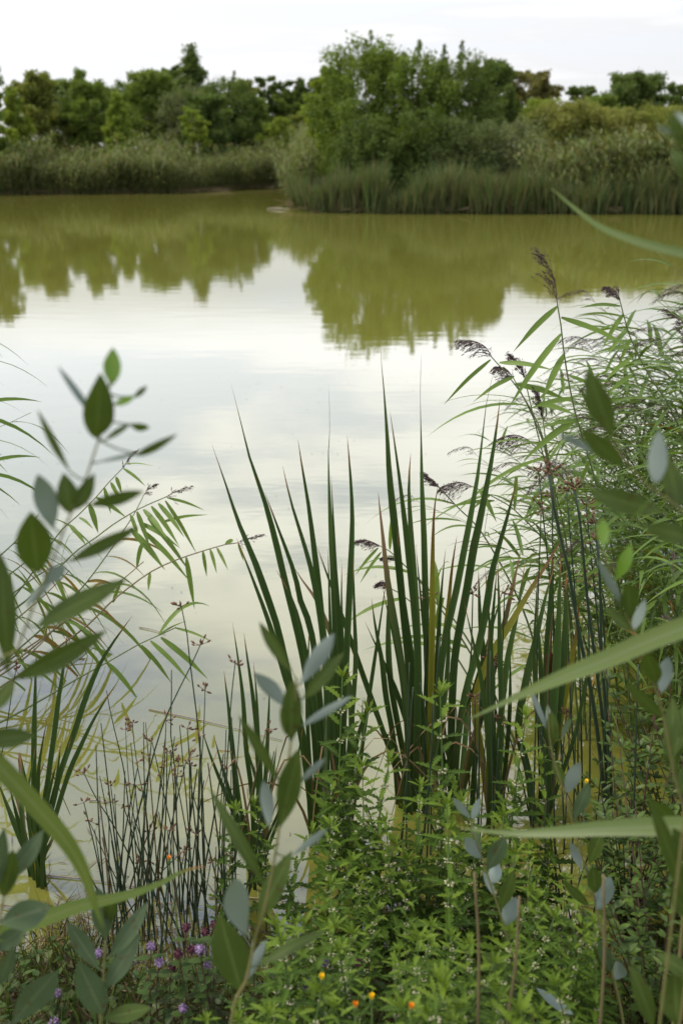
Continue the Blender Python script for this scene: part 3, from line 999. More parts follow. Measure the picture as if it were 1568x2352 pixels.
cattail('cattail plant with tall leaves fanning outward, outermost of the tall clump', 738, 1935, [
    ([(486, 1019), (516, 1107), (547, 1200), (584, 1288), (610, 1360), (637, 1440), (664, 1556), (700, 1740)], 15, 'g', -1.3),
    ([(530, 878), (553, 966), (576, 1057), (606, 1142), (631, 1233), (651, 1320), (686, 1468), (705, 1570), (725, 1740)], 15, 'g', 1.4),
    ([(608, 1131), (635, 1204), (675, 1314), (690, 1380), (712, 1439), (728, 1540), (742, 1740)], 14),
    ([(649, 1070), (668, 1153), (697, 1248), (716, 1318), (735, 1420), (748, 1560), (750, 1740)], 14),
    ([(543, 1235), (580, 1330), (620, 1440), (655, 1560), (700, 1720)], 13),
    ([(633, 1307), (668, 1370), (690, 1440), (712, 1560), (735, 1730)], 12),
], 3, seed=1)
cattail('cattail plant with three upright leaves, the middle one tallest, in the tall clump', 782, 1930, [
    ([(684, 1009), (694, 1076), (708, 1160), (721, 1259), (728, 1318), (742, 1450), (758, 1600), (766, 1760)], 15),
    ([(754, 880), (758, 966), (755, 1039), (758, 1149), (763, 1259), (766, 1320), (772, 1500), (774, 1700)], 15, 'g', 1.5),
    ([(760, 1092), (765, 1200), (770, 1320), (780, 1480), (782, 1700)], 12),
    ([(797, 1001), (802, 1058), (807, 1131), (809, 1204), (805, 1320), (797, 1483), (792, 1600), (788, 1750)], 15),
    ([(753, 1259), (755, 1340), (760, 1500), (768, 1700)], 9),
    ([(785, 1292), (784, 1380), (786, 1446), (788, 1700)], 8),
    ([(811, 1279), (813, 1400), (816, 1519), (808, 1640), (797, 1760)], 11),
    ([(675, 1303), (694, 1333), (730, 1384), (752, 1439), (774, 1490), (796, 1556), (806, 1640), (805, 1780)], 14, 'b', .3),
], 4, seed=2)
cattail('cattail plant with the tallest leaf of all, dark and slender with a brown tip', 935, 1850, [
    ([(873, 777), (877, 845), (882, 893), (890, 1003), (895, 1094), (904, 1186), (913, 1277), (925, 1400), (940, 1560), (948, 1720)], 17, 'g', 1.5),
    ([(895, 944), (904, 1010), (915, 1094), (926, 1186), (939, 1296), (950, 1400), (958, 1520), (955, 1720)], 17),
    ([(943, 1041), (939, 1113), (943, 1204), (950, 1318), (958, 1440), (962, 1600), (960, 1720)], 17),
    ([(868, 1129), (873, 1178), (880, 1241), (888, 1318), (899, 1391), (915, 1483), (928, 1574), (938, 1680)], 16, 'b', .2),
    ([(853, 1375), (862, 1439), (877, 1519), (886, 1600), (905, 1720)], 13, 'g'),
], 4, seed=3)
cattail('cattail plant with one slender twisted leaf and a yellow edged leaf beside it', 985, 1850, [
    ([(968, 798), (965, 904), (968, 1003), (970, 1113), (974, 1222), (976, 1320), (980, 1500), (985, 1700)], 15, 'g', 1.5),
    ([(1005, 1116), (996, 1186), (993, 1320), (993, 1420), (990, 1560), (985, 1700)], 14, 'y', .2),
    ([(1023, 1258), (1015, 1330), (1008, 1420), (1000, 1560), (992, 1700)], 12),
    ([(1049, 1230), (1038, 1300), (1028, 1400), (1014, 1520), (1000, 1680)], 12, 'y', .2),
    ([(912, 1205), (918, 1300), (935, 1440), (955, 1560), (975, 1700)], 13),
], 5, seed=4)
cattail('cattail plant with two dark parallel leaves leaning toward the reeds', 1045, 1860, [
    ([(1149, 815), (1122, 894), (1115, 945), (1107, 1018), (1098, 1092), (1082, 1183), (1067, 1260), (1045, 1370), (1020, 1480), (1008, 1600), (1010, 1740)], 16, 'g', 1.4),
    ([(1148, 914), (1140, 982), (1129, 1055), (1115, 1128), (1100, 1202), (1087, 1260), (1072, 1350), (1055, 1440), (1041, 1540), (1035, 1740)], 18),
    ([(1188, 1094), (1175, 1147), (1155, 1220), (1129, 1315), (1115, 1407), (1095, 1500), (1067, 1600), (1048, 1740)], 16),
    ([(1098, 1310), (1102, 1430), (1110, 1560), (1090, 1740)], 13),
], 4, seed=5)
cattail('cattail plant with a broad leaf bent over toward its neighbour', 1135, 1880, [
    ([(1142, 1279), (1146, 1389), (1148, 1498), (1151, 1620), (1148, 1755)], 13),
    ([(1296, 1228), (1250, 1304), (1213, 1363), (1177, 1425), (1140, 1484), (1115, 1531), (1090, 1620), (1110, 1760)], 16, 'y', .3),
    ([(1205, 1290), (1190, 1400), (1165, 1520), (1150, 1650), (1140, 1760)], 14),
    ([(1165, 1580), (1152, 1640), (1146, 1760)], 10, 'y', .1),
], 5, seed=6)
cattail('cattail plant bearing a dark brown flower spike among broad leaves', 1250, 1890, [
    ([(1272, 1301), (1250, 1381), (1228, 1480), (1206, 1572), (1190, 1681), (1215, 1790)], 17),
    ([(1287, 1271), (1285, 1370), (1280, 1500), (1270, 1640), (1258, 1790)], 19),
    ([(1300, 1310), (1298, 1420), (1292, 1540), (1276, 1680), (1260, 1790)], 18),
    ([(1268, 1262), (1263, 1380), (1256, 1500), (1254, 1640), (1252, 1790)], 18),
    ([(1330, 1370), (1322, 1460), (1305, 1560), (1280, 1700)], 13, 'y', .2),
    ([(1230, 1380), (1238, 1480), (1246, 1640), (1250, 1790)], 12),
], 4, spike=((1262, 1496), (1258, 1585), (1268, 1410)), seed=7)
cattail('shorter bright green cattail plant between the dark rushes and the tall clump', 588, 2005, [
    ([(534, 1430), (547, 1519), (558, 1611), (565, 1721), (580, 1860)], 11),
    ([(560, 1453), (569, 1519), (580, 1593), (595, 1721), (600, 1834)], 11),
    ([(514, 1539), (525, 1629), (536, 1739), (545, 1834), (570, 1930)], 11),
    ([(582, 1519), (590, 1610), (594, 1740), (595, 1860)], 9),
    ([(619, 1552), (617, 1629), (610, 1776), (604, 1880)], 10),
    ([(461, 1666), (485, 1739), (514, 1812), (545, 1890), (570, 1950)], 9),
    ([(492, 1691), (510, 1760), (540, 1860), (568, 1940)], 9),
], 9, seed=8, xh=(200, 420), wx=9)
cattail('spreading cattail plant at the picture edge above the drooping grass blade', 86, 2015, [
    ([(304, 1414), (238, 1510), (198, 1601), (172, 1682), (139, 1777), (110, 1887), (92, 1990)], 13),
    ([(157, 1440), (146, 1535), (135, 1608), (126, 1682), (113, 1777), (96, 1930)], 12),
    ([(84, 1495), (82, 1572), (79, 1682), (78, 1780), (82, 1930)], 12),
    ([(110, 1649), (99, 1700), (88, 1780), (86, 1930)], 10),
    ([(264, 1575), (220, 1645), (187, 1711), (157, 1780), (124, 1887), (98, 1980)], 11),
    ([(-10, 1780), (18, 1850), (50, 1930), (74, 1990)], 13),
    ([(20, 1800), (40, 1880), (62, 1960)], 12),
    ([(140, 1875), (120, 1930), (100, 1990)], 8, 'b'),
    ([(55, 1868), (68, 1900), (80, 1960)], 7, 'y'),
], 9, seed=9, xh=(160, 420), wx=10)

# ------------------------------------------------------------------ rushes
RG = 'dark rush stems at the water edge'


def spindle(mb, a, d, L_, r):
    n = 6
    t = np.linspace(0, 1, n)
    P = np.asarray(a)[None] + unit(d)[None] * (L_ * t)[:, None]
    tube(mb, P, r * np.array([.35, .85, 1, .85, .5, .15]), 5)


def rush(P, Y, head=True, wP=4.5, label=None, group=RG, mat=None, nsp=6, big=1.0, cat='rush', dY=0.08, clus=None):
    W3 = pline(P, Y, Y + random.uniform(-dY, dY))
    foot = W3[-1].copy()
    stepd = W3[-1] - W3[-2]
    gz = float(ground_h(foot[0], foot[1]))
    zt = min(gz, 0) - .08
    if foot[2] > zt:
        k = (foot[2] - zt) / max(.2, -unit(stepd)[2]) if stepd[2] < 0 else .1
        e = foot + unit(stepd) * k
        e[2] = zt
        W3 = np.vstack([W3, e])
    C = smooth_line(W3[::-1], 16)
    r = size_at(wP, W3[0]) / 2
    root = thing('rush_stem', label or 'thin dark rush stem rising from the shallow water by the mint', cat, (C[0][0], C[0][1], max(gz, 0)), group)
    m_ = MB()
    tube(m_, C, np.linspace(1.25, .55, 16) * r, 6)
    m_.build('stem', mat or M_rush, root)
    if head:
        m_ = MB()
        tp, td = C[-1], unit(C[-1] - C[-3])
        for k in range(nsp):
            d = unit(td * random.uniform(-.1, 1.0) + np.array([random.gauss(0, 1), random.gauss(0, 1), random.gauss(0, .6)]))
            ray = random.uniform(.002, .022) * big
            tube(m_, np.stack([tp, tp + d * ray * .5, tp + d * ray]), .0007, 4)
            spindle(m_, tp + d * ray * .9, d + td * .3, random.uniform(.008, .012) * big, .0026 * big)
        m_.build('flower_cluster', M_spikelet, root)
    return root


Yr = 2.0
LR = [
    ([(417, 1394), (428, 1444), (436, 1517), (443, 1572), (454, 1663), (463, 1777), (464, 1880), (470, 2040)], 'tallest dark rush stem with a branched brown flower cluster, before the pale water', True, 5.5),
    ([(460, 1482), (432, 1543), (395, 1616), (366, 1689), (341, 1777), (315, 1880), (293, 1979), (276, 2080)], 'rush stem leaning far across the others with a small brown flower head', True, 5.5),
    ([(394, 1539), (394, 1616), (392, 1682), (403, 1777), (406, 1887), (412, 2040)], 'straight bare rush stem with a pointed top between the two tallest', False, 5),
    ([(471, 1586), (468, 1680), (461, 1773), (455, 1900), (448, 2060)], 'upright rush stem with a small two pronged brown head', True, 4.5),
    ([(540, 1524), (531, 1608), (524, 1718), (520, 1777), (516, 1900), (512, 2070)], 'rush stem with a dark head standing close to the shorter cattail', True, 5),
    ([(304, 1660), (310, 1720), (319, 1777), (338, 1880), (352, 2060)], 'rush stem with a forked brown head over the reflections of the reeds', True, 4),
    ([(289, 1676), (292, 1740), (300, 1830), (322, 1960), (335, 2080)], 'slim rush stem with one tiny head beside the forked one', True, 3.6),
    ([(392, 1731), (398, 1800), (408, 1900), (420, 2060)], 'rush stem with a wide loose brown cluster low in the middle', True, 4),
    ([(194, 1777), (220, 1832), (256, 1887), (286, 1942), (311, 1997), (335, 2060)], 'rush stem bending outward with the lowest wide brown cluster', True, 5),
    ([(245, 1586), (256, 1645), (278, 1737), (289, 1796), (304, 1940), (314, 2080)], 'rush stem with a bare grey tip rising beside the leaning reeds', False, 4.5),
    ([(439, 1759), (440, 1820), (436, 1900), (432, 2050)], 'rush stem with a reddish bud like head above the crossing stems', True, 4),
    ([(256, 1931), (265, 1985), (278, 2060)], 'short bare rush stub at the edge of the rush clump', False, 4),
    ([(37, 1539), (28, 1590), (14, 1682), (0, 1760), (-20, 1900)], 'rush stem with a small head alone at the picture edge', True, 4.5),
]
for P, lab, hd, wd in LR:
    rush(P, Yr + random.uniform(-.08, .1), hd, wd * .85, lab, nsp=7 if hd else 0)
for k in range(80):
    bx = random.uniform(240, 560)
    tx = bx + random.gauss(0, 45)
    ty = random.uniform(1640, 2000)
    by = random.uniform(2060, 2170)
    rush([(tx, ty), (tx + (bx - tx) * .5 + random.uniform(-6, 6), (ty + by) / 2), (bx, by)], random.uniform(1.85, 2.08), k % 3 == 0, random.uniform(3.5, 5.2), nsp=5,
         label='thin dark rush stem with a brown head crossing others in the clump' if k % 3 == 0 else 'thin dark bare rush stem crossing others in the clump',
         group='rush stems with brown heads' if k % 3 == 0 else 'bare rush stems', mat=M_rush if k % 5 else M_rush_brown)
# rushes between cattails and reeds
TR = [
    ([(1260, 1085), (1275, 1190), (1305, 1308), (1323, 1425), (1342, 1517), (1360, 1608), (1382, 1777), (1392, 1960)], 'thick dark bulrush stem with rusty clusters, first of the three crossing the broad blade', 11),
    ([(1318, 1120), (1332, 1206), (1349, 1389), (1371, 1553), (1389, 1718), (1398, 1960)], 'thick dark bulrush stem with a dense rusty cluster, middle of the three', 9.5),
    ([(1372, 1240), (1378, 1380), (1380, 1498), (1392, 1640), (1402, 1800), (1404, 1960)], 'thick dark bulrush stem with a loose cluster, last of the three', 9.5),
]
for P, lab, wd in TR:
    rush(P, 2.35, True, wd, lab, 'bulrush stems with rusty clusters', nsp=16, big=1.5, cat='bulrush')
for (hx, hy) in [(1267, 1137), (1236, 1083), (1242, 1165), (1300, 1125), (1345, 1160), (1085, 1365), (1158, 1360), (1122, 1512), (1135, 1522), (1348, 1330), (1300, 1350), (1365, 1200), (1300, 1640), (1215, 1545), (985, 1372), (905, 1690), (1155, 1650), (1090, 1605)]:
    bx = hx + random.uniform(-20, 70)
    rush([(hx, hy), ((hx + bx) / 2 + random.uniform(-10, 10), (hy + 1880) / 2), (bx, 1880)], random.uniform(2.35, 2.6), True, 5, 'slender rush with a rusty cluster among the cattails and reeds',
         'slender rushes with rusty clusters', nsp=9, big=1.25)
for k in range(26):
    bx = random.uniform(870, 1480)
    tx = bx + random.gauss(0, 70)
    rush([(tx, random.uniform(1450, 1900)), ((tx + bx) / 2, 1900), (bx, random.uniform(2000, 2150))], random.uniform(1.95, 2.35), False, random.uniform(3.5, 6.5),
         'dark bare rush stem rising through the white flowered plants', 'bare rush stems among the white flowered plants')

# ------------------------------------------------------------------ reeds
AG = 'reeds arching out over the water'
PG = 'reeds with feathery plumes near the bank'


def add_plume(mb, axis, L_=.2,  droop=(0, 0, -.5), n=26, spread=.5, rr=random):
    """branches along the axis polyline (base to tip), hanging to one side"""
    A = smooth_line(axis, n)
    T = unit(np.gradient(A, axis=0))
    dr = np.asarray(droop, float)
    tube(mb, A, np.linspace(.0012, .0004, n), 4)
    for k in range(n):
        f = k / (n - 1)
        for rep in range(2):
            ln = L_ * (.50 - .33 * f) * rr.uniform(.55, 1.1)
            d0 = unit(T[k] + spread * np.array([rr.gauss(0, .6), rr.gauss(0, .6), rr.gauss(0, .4)]) + .5 * dr)
            m = 5
            t = np.linspace(0, 1, m)[:, None]
            P = A[k] + d0 * ln * t + dr * ln * .55 * t ** 2
            blade(mb, P, np.array([1, 1, .8, .7, .5]) * .0011, [rr.gauss(0, 1), -1, .3], 0)
            q = 6
            tt = np.array([rr.uniform(.25, 1) for _ in range(q)])
            C = np.stack([np.interp(tt, t[:, 0], P[:, j]) for j in range(3)], 1) + np.array([[rr.gauss(0, .0018) for _ in range(3)] for _ in range(q)])
            dd = unit(P[-1] - P[1])
            Ax = unit(dd + np.array([[rr.gauss(0, .3) for _ in range(3)] for _ in range(q)]))
            Bx = unit(np.cross(Ax, np.array([[rr.gauss(0, 1) for _ in range(3)] for _ in range(q)])))
            rhombs(mb, C, Ax, Bx, .0052, .24)


def reed_leaf(mb, p, d, L_, W, sag=.5, nrm=None):
    """ascending blade that bends over under its own weight"""
    d = unit(d)
    t = np.linspace(0, 1, 9)
    P = np.asarray(p)[None] + d[None] * (L_ * t)[:, None] + np.array([0, 0, -1.])[None] * (sag * L_ * t ** 2.2)[:, None]
    wd = W * np.array([.35, .85, 1, 1, .92, .75, .5, .25, .02])
    up = np.array([random.gauss(0, .35), random.gauss(-.25, .3), 1.0]) if nrm is None else nrm
    blade(mb, P, wd, up, .1, np.linspace(0, random.uniform(-.7, .7), 9))


def hero_reed(label, stem, Y0, Y1, plume=None, leaves=(), auto=6, lw=.016, droop=(-.4, 0, -.6), pl=.2, wP=4.5, old=0.0, side=None, start=.06, ll=(.2, .32), group=PG, sag=.45, dry=False, cat='reed'):
    W3 = pline(stem, Y0, Y1)           # tip to foot
    foot = W3[-1].copy()
    C = smooth_line(W3[::-1], 24)
    gz = min(0., float(ground_h(foot[0], foot[1])))
    if foot[2] > .02:
        e = foot + (C[0] - C[2]) * .6
        e[2] = gz - .05
        C = np.vstack([e, C])
    root = thing('reed', label, cat, (C[0][0], C[0][1], 0), group)
    r = size_at(wP, W3[0]) / 2
    m_ = MB()
    tube(m_, C, np.linspace(1.3, .55, len(C)) * r, 6)
    m_.build('stem', M_reed_stem_dry if dry else M_reed_stem, root)
    for (a, b, wv) in leaves:
        yy = Y0 + random.uniform(-.05, .05)
        A, B = pt(*a, Y0), pt(*b, Y0 - random.uniform(.0, .12))
        mid = (A + B) / 2 + np.array([0, 0, .04 * np.linalg.norm(B - A)])
        P = smooth_line([A, mid, B], 10)
        m_ = MB()
        wd = size_at(wv, A) * np.array([.35, .8, 1, 1, 1, .9, .75, .5, .28, .02])
        nn = toward_cam(mid) + np.array([0, 0, .3])
        blade(m_, P, wd, nn, .1, np.linspace(random.uniform(-.3, .3), random.uniform(-.5, .5), 10))
        m_.build('leaf', M_reed, root)
    n = len(C)
    for k in range(auto):
        f = 1 - start - (.85 - start) * k / max(1, auto)
        p = C[int(f * (n - 1))]
        T = unit(C[min(n - 1, int(f * (n - 1)) + 1)] - C[int(f * (n - 1)) - 1])
        sd_ = (1 if k % 2 else -1) if side is None else side
        perp = unit(np.array([T[2], 0, -T[0]])) * sd_
        d = T * random.uniform(.55, 1.0) + perp * random.uniform(.5, 1.0) + np.array([0, random.uniform(-.5, .35), .1])
        m_ = MB()
        reed_leaf(m_, p, d, random.uniform(*ll), lw * random.uniform(.8, 1.15), sag * random.uniform(.6, 1.4))
        m_.build('leaf', M_reed_old if random.random() < old else M_reed, root)
    if plume:
        A = pline(plume, Y0, Y0)
        m_ = MB()
        add_plume(m_, A, pl, droop, 11 if group == AG else 20 if plume[0] == (1279, 698) else 26, .8 if group == AG else .5)
        m_.build('plume', M_plume, root)
    return root


hero_reed('tall reed with an upright purple brown plume standing alone over the water', [(1279, 698), (1287, 745), (1293, 800), (1302, 860), (1318, 940), (1340, 1015), (1365, 1100), (1400, 1240), (1430, 1420), (1450, 1700)], 2.75, 2.7,
          plume=[(1279, 698), (1276, 660), (1262, 615), (1238, 581)], droop=(-.6, 0, -.05), pl=.16, wP=5.5, auto=2, start=.55,
          leaves=[((1279, 704), (1178, 808), 13), ((1288, 729), (1455, 804), 13), ((1288, 767), (1168, 935), 15), ((1295, 813), (1243, 920), 15), ((1304, 862), (1385, 900), 9), ((1318, 915), (1215, 938), 12), ((1326, 960), (1200, 1058), 16), ((1340, 965), (1232, 985), 11)])
hero_reed('reed with a drooping dark plume bent toward the cattail tips', [(1130, 822), (1177, 876), (1221, 945), (1246, 1004), (1268, 1100), (1300, 1250), (1330, 1500), (1350, 1750)], 2.9, 2.8,
          plume=[(1130, 822), (1115, 798), (1090, 784), (1056, 780)], droop=(-.15, 0, -.9), pl=.15, auto=5, start=.12,
          leaves=[((1146, 833), (1270, 850), 12), ((1126, 826), (1018, 930), 9), ((1180, 864), (1085, 924), 10), ((1182, 882), (1305, 920), 13), ((1230, 925), (1325, 955), 12)])
hero_reed('reed with a small loose plume just behind the drooping plume', [(1205, 872), (1225, 960), (1245, 1040), (1262, 1110), (1290, 1300), (1310, 1600)], 3.0, 2.9,
          plume=[(1205, 872), (1198, 845), (1185, 830), (1173, 817)], droop=(-.2, 0, -.3), pl=.12, auto=5)
hero_reed('reed with a dark drooping plume in front of the small loose one', [(1178, 868), (1215, 940), (1250, 1030), (1280, 1200), (1320, 1500)], 2.95, 2.85,
          plume=[(1178, 868), (1165, 850), (1150, 843), (1138, 842)], droop=(0, 0, -1.), pl=.12, auto=4)
hero_reed('reed with a slim pinkish plume among crossing leaves', [(1246, 962), (1256, 1040), (1275, 1150), (1300, 1350), (1330, 1700)], 2.9, 2.8,
          plume=[(1246, 962), (1240, 930), (1234, 905), (1228, 898)], droop=(-.2, 0, -.2), pl=.09, auto=4)
hero_reed('reed whose dark comb like plume lies level beside the paired cattail leaves', [(1212, 1010), (1260, 1060), (1310, 1130), (1370, 1300), (1420, 1600)], 3.0, 2.9,
          plume=[(1212, 1010), (1190, 1000), (1165, 1000), (1140, 1010)], droop=(-.1, 0, -1.), pl=.15, auto=5)
hero_reed('reed with a level plume ending at the twisted cattail leaf', [(1085, 1118), (1130, 1140), (1190, 1180), (1280, 1290), (1350, 1500)], 3.0, 2.9,
          plume=[(1085, 1118), (1060, 1108), (1035, 1110), (1012, 1118)], droop=(-.1, 0, -1.), pl=.15, auto=6,
          leaves=[((1125, 1136), (1085, 1170), 9), ((1135, 1150), (1012, 1170), 8), ((1100, 1124), (1140, 1200), 11)])
hero_reed('reed with a pale thin plume between yellow edged leaf and slender leaf', [(1010, 1122), (1050, 1165), (1110, 1230), (1200, 1400), (1260, 1600)], 3.0, 2.9,
          plume=[(1010, 1122), (995, 1105), (985, 1098), (977, 1090)], droop=(-.3, 0, -.4), pl=.09, auto=5)
hero_reed('reed with a one sided plume high beside the tall upright plume', [(1424, 695), (1433, 731), (1448, 779), (1466, 817), (1495, 872), (1532, 927), (1580, 1040), (1620, 1250)], 3.1, 3.0,
          plume=[(1424, 695), (1418, 675), (1407, 664), (1391, 659)], droop=(-.1, 0, -.8), pl=.11, auto=2, start=.4,
          leaves=[((1424, 703), (1330, 707), 9), ((1430, 722), (1382, 800), 11), ((1434, 741), (1350, 770), 4), ((1440, 756), (1395, 815), 12), ((1447, 778), (1420, 838), 9), ((1456, 798), (1360, 812), 8), ((1450, 820), (1388, 876), 11), ((1450, 860), (1390, 910), 11)])
hero_reed('reed with a heavy plume leaning in at the picture edge', [(1580, 830), (1600, 900), (1640, 1040), (1680, 1250)], 2.9, 2.8,
          plume=[(1582, 830), (1572, 780), (1556, 735), (1532, 712)], droop=(.1, 0, -.7), pl=.17, auto=5)
hero_reed('low reed with a small dark plume pointing at the upright cattail', [(873, 1254), (900, 1270), (930, 1300), (980, 1350), (1080, 1480), (1180, 1700)], 3.0, 2.75,
          plume=[(873, 1254), (855, 1245), (838, 1240), (818, 1243)], droop=(-.1, 0, -.7), pl=.09, auto=4,
          leaves=[((868, 1258), (815, 1322), 7), ((875, 1268), (826, 1340), 7), ((895, 1262), (898, 1180), 8)])
hero_reed('low reed with a dark plume just under the small pointing one', [(913, 1286), (940, 1310), (990, 1370), (1090, 1520), (1180, 1750)], 3.0, 2.75,
          plume=[(913, 1286), (903, 1280), (893, 1280), (879, 1282)], droop=(-.2, 0, -.6), pl=.07, auto=4)
hero_reed('low reed with a stubby hanging plume, lowest at the cattails', [(893, 1350), (930, 1372), (1000, 1440), (1100, 1600), (1180, 1800)], 2.95, 2.7,
          plume=[(893, 1350), (884, 1340), (875, 1338), (864, 1342)], droop=(-.2, 0, -.8), pl=.07, auto=5)

# reeds lying out over the water on the other side
AG = 'reeds arching out over the water'
hero_reed('arching reed with the longest bent stem and a grey plume by the outermost cattail leaf', [(545, 1247), (520, 1250), (458, 1268), (395, 1290), (344, 1315), (293, 1352), (255, 1383), (205, 1433), (150, 1475), (60, 1540), (-60, 1620)], 3.4, 3.0,
          plume=[(545, 1247), (565, 1238), (585, 1232), (602, 1229)], droop=(.2, 0, -.25), pl=.09, group=AG, auto=0, dry=True, wP=4,
          leaves=[((535, 1240), (515, 1252), 10), ((547, 1248), (560, 1290), 6), ((498, 1258), (524, 1310), 7), ((483, 1262), (498, 1318), 8), ((466, 1266), (475, 1325), 8), ((428, 1280), (447, 1400), 12), ((345, 1315), (341, 1358), 8), ((260, 1384), (282, 1330), 8)])
hero_reed('arching reed with a fine plume, highest of those over the water', [(283, 1074), (250, 1108), (220, 1143), (175, 1188), (146, 1213), (110, 1260), (50, 1350), (-50, 1460)], 3.4, 3.1,
          plume=[(283, 1074), (292, 1060), (300, 1048), (313, 1037)], droop=(.2, 0, -.1), pl=.08, group=AG, auto=0, wP=3.6,
          leaves=[((284, 1076), (335, 1117), 7), ((284, 1066), (352, 1070), 3), ((267, 1095), (280, 1135), 9), ((255, 1108), (278, 1155), 9), ((240, 1120), (255, 1180), 9), ((222, 1143), (292, 1190), 10), ((206, 1158), (226, 1225), 13), ((182, 1188), (215, 1215), 7), ((160, 1205), (200, 1255), 10)])
hero_reed('arching reed with a drooping fringe of green leaves and brown plume', [(382, 1141), (350, 1155), (319, 1169), (264, 1202), (220, 1235), (179, 1263), (130, 1310), (60, 1380), (-60, 1460)], 3.4, 3.1,
          plume=[(382, 1141), (400, 1130), (418, 1124), (436, 1119)], droop=(.1, 0, -.2), pl=.10, group=AG, auto=0, wP=4,
          leaves=[((383, 1143), (470, 1172), 7), ((380, 1150), (452, 1272), 9), ((364, 1156), (424, 1235), 11), ((348, 1163), (412, 1255), 11), ((330, 1170), (385, 1240), 12), ((315, 1175), (345, 1260), 11), ((300, 1182), (320, 1240), 9), ((322, 1200), (415, 1260), 11), ((370, 1200), (478, 1182), 7), ((340, 1190), (437, 1315), 12), ((325, 1215), (440, 1340), 12), ((300, 1215), (380, 1310), 15)])
hero_reed('arching reed with a small curved plume behind the leafy one', [(331, 1136), (311, 1176), (280, 1225), (235, 1290), (180, 1360), (90, 1450), (-40, 1560)], 3.45, 3.1,
          plume=[(331, 1136), (340, 1125), (349, 1117), (358, 1112)], droop=(.3, 0, -.2), pl=.07, group=AG, auto=9, old=.7, ll=(.12, .22), side=1, wP=3.6, sag=.9, start=.2)
hero_reed('low arching reed with a fork of green leaves, nearest the rush heads', [(405, 1441), (359, 1462), (319, 1480), (249, 1520), (187, 1554), (88, 1612), (0, 1660), (-80, 1700)], 3.1, 2.8, group=AG, auto=1, dry=False, wP=4,
          leaves=[((403, 1442), (490, 1475), 6), ((370, 1464), (478, 1560), 13), ((346, 1472), (440, 1570), 11), ((325, 1482), (395, 1570), 10), ((250, 1523), (320, 1610), 11), ((359, 1462), (430, 1425), 4)])
for k, P in enumerate([[(165, 1385), (110, 1462), (40, 1525), (-60, 1590)], [(225, 1480), (160, 1530), (60, 1600), (-60, 1670)], [(160, 1310), (110, 1360), (40, 1420), (-60, 1490)], [(150, 1290), (90, 1320), (20, 1370), (-60, 1420)], [(240, 1350), (190, 1400), (90, 1470), (-60, 1570)], [(120, 1230), (60, 1290), (-60, 1380)], [(330, 1290), (270, 1340), (180, 1400), (60, 1500), (-60, 1580)], [(90, 1180), (40, 1240), (-60, 1330)]]):
    hero_reed('bent leafy reed stem crossing others over the water', P, 3.3 + .1 * (k % 3), 3.0, group='bent leafy reeds crossing over the water', auto=6 + k % 3, old=.22, ll=(.14, .28), dry=k % 2 == 0, wP=3.8, side=1 if k % 3 else None, sag=.8, start=.02)

# ordinary reeds, copied
protos = []
for s_ in range(7):
    g = random.Random(70 + s_)
    root = thing('reed', 'green reed in the dense stand beside the bulrushes', 'reed', (0, 0, 0), 'green reeds in the dense stand')
    H, lean = 1.5, .55 + .12 * (s_ % 3)
    P = smooth_line([[0, 0, -.1], [lean * .18, 0, H * .38], [lean * .6, 0, H * .72], [lean * 1.25, .03, H * .93]], 18)
    m_ = MB()
    tube(m_, P, np.linspace(.0032, .0012, 18), 5)
    m_.build('stem', M_reed_stem, root)
    m_ = MB()
    m2 = MB()
    for k in range(20):
        f = .15 + .84 * k / 20
        i0 = int(f * 17)
        T = unit(P[min(17, i0 + 1)] - P[i0 - 1])
        a = g.uniform(-1.2, 1.2) + (math.pi if g.random() < .3 else 0)
        d = T * g.uniform(.4, .9) + np.array([math.cos(a), math.sin(a), g.uniform(-.1, .5)]) * g.uniform(.6, 1)
        reed_leaf(m_ if g.random() > .06 else m2, P[i0], d, g.uniform(.26, .46), g.uniform(.015, .025), g.uniform(.25, .75))
    m_.build('foliage', M_reed, root)
    if m2.n:
        m2.build('foliage', M_reed_old, root)
    if s_ < 3:
        m_ = MB()
        add_plume(m_, [P[-1], P[-1] + [.06, 0, .05], P[-1] + [.13, .01, .04], P[-1] + [.2, .01, -.01]], .16, (.2, 0, -.8), 20, .5, g)
        m_.build('plume', M_plume, root)
    protos.append(root)
used = set()


def place_reed(k, loc, rz, sc, label, group, tilt=0):
    if k not in used:
        used.add(k)
        r = protos[k]
        r.location = Vector([float(c) for c in loc]); r.rotation_euler = (0, tilt, rz); r.scale = (sc,) * 3
        r['label'] = label; r['group'] = group
        return r
    return dup(protos[k], loc, rz, sc, label, group, tilt)


g = random.Random(5)
for i_ in range(250):
    yy = g.uniform(2.55, 4.6)
    xmin = .62 + (yy - 2.55) * .22
    xx = xmin + abs(g.gauss(0, .65)) + (.25 if g.random() < .6 else 0)
    if xx > 2.9:
        xx = g.uniform(1.1, 2.6)
    outer = np.clip((xx - xmin) / 1.0, 0, 1)
    top = .45 + .62 * outer + g.uniform(-.12, .1)
    k = g.choice([0, 1, 2, 3, 3, 4, 4, 5, 5, 6, 6])
    place_reed(k, (xx, yy, 0), math.pi + g.gauss(0, .7), max(.5, top / 1.25), 'green plumed reed in the dense leaning stand beside the bulrushes' if k < 3 else 'green reed without a plume in the dense leaning stand beside the bulrushes',
               'plumed reeds of the dense stand' if k < 3 else 'plumeless reeds of the dense stand', g.uniform(-.25, .1))
for i_ in range(20):
    yy = g.uniform(2.6, 3.7)
    xx = -.372 * yy - g.uniform(.66, 1.0)
    k = g.choice([3, 4, 5, 6])
    place_reed(k, (xx, yy, 0), g.gauss(0, .35), g.uniform(.62, .9), 'green reed leaning in over the water at the picture edge', 'reeds leaning in at the picture edge', g.uniform(-.05, .15))

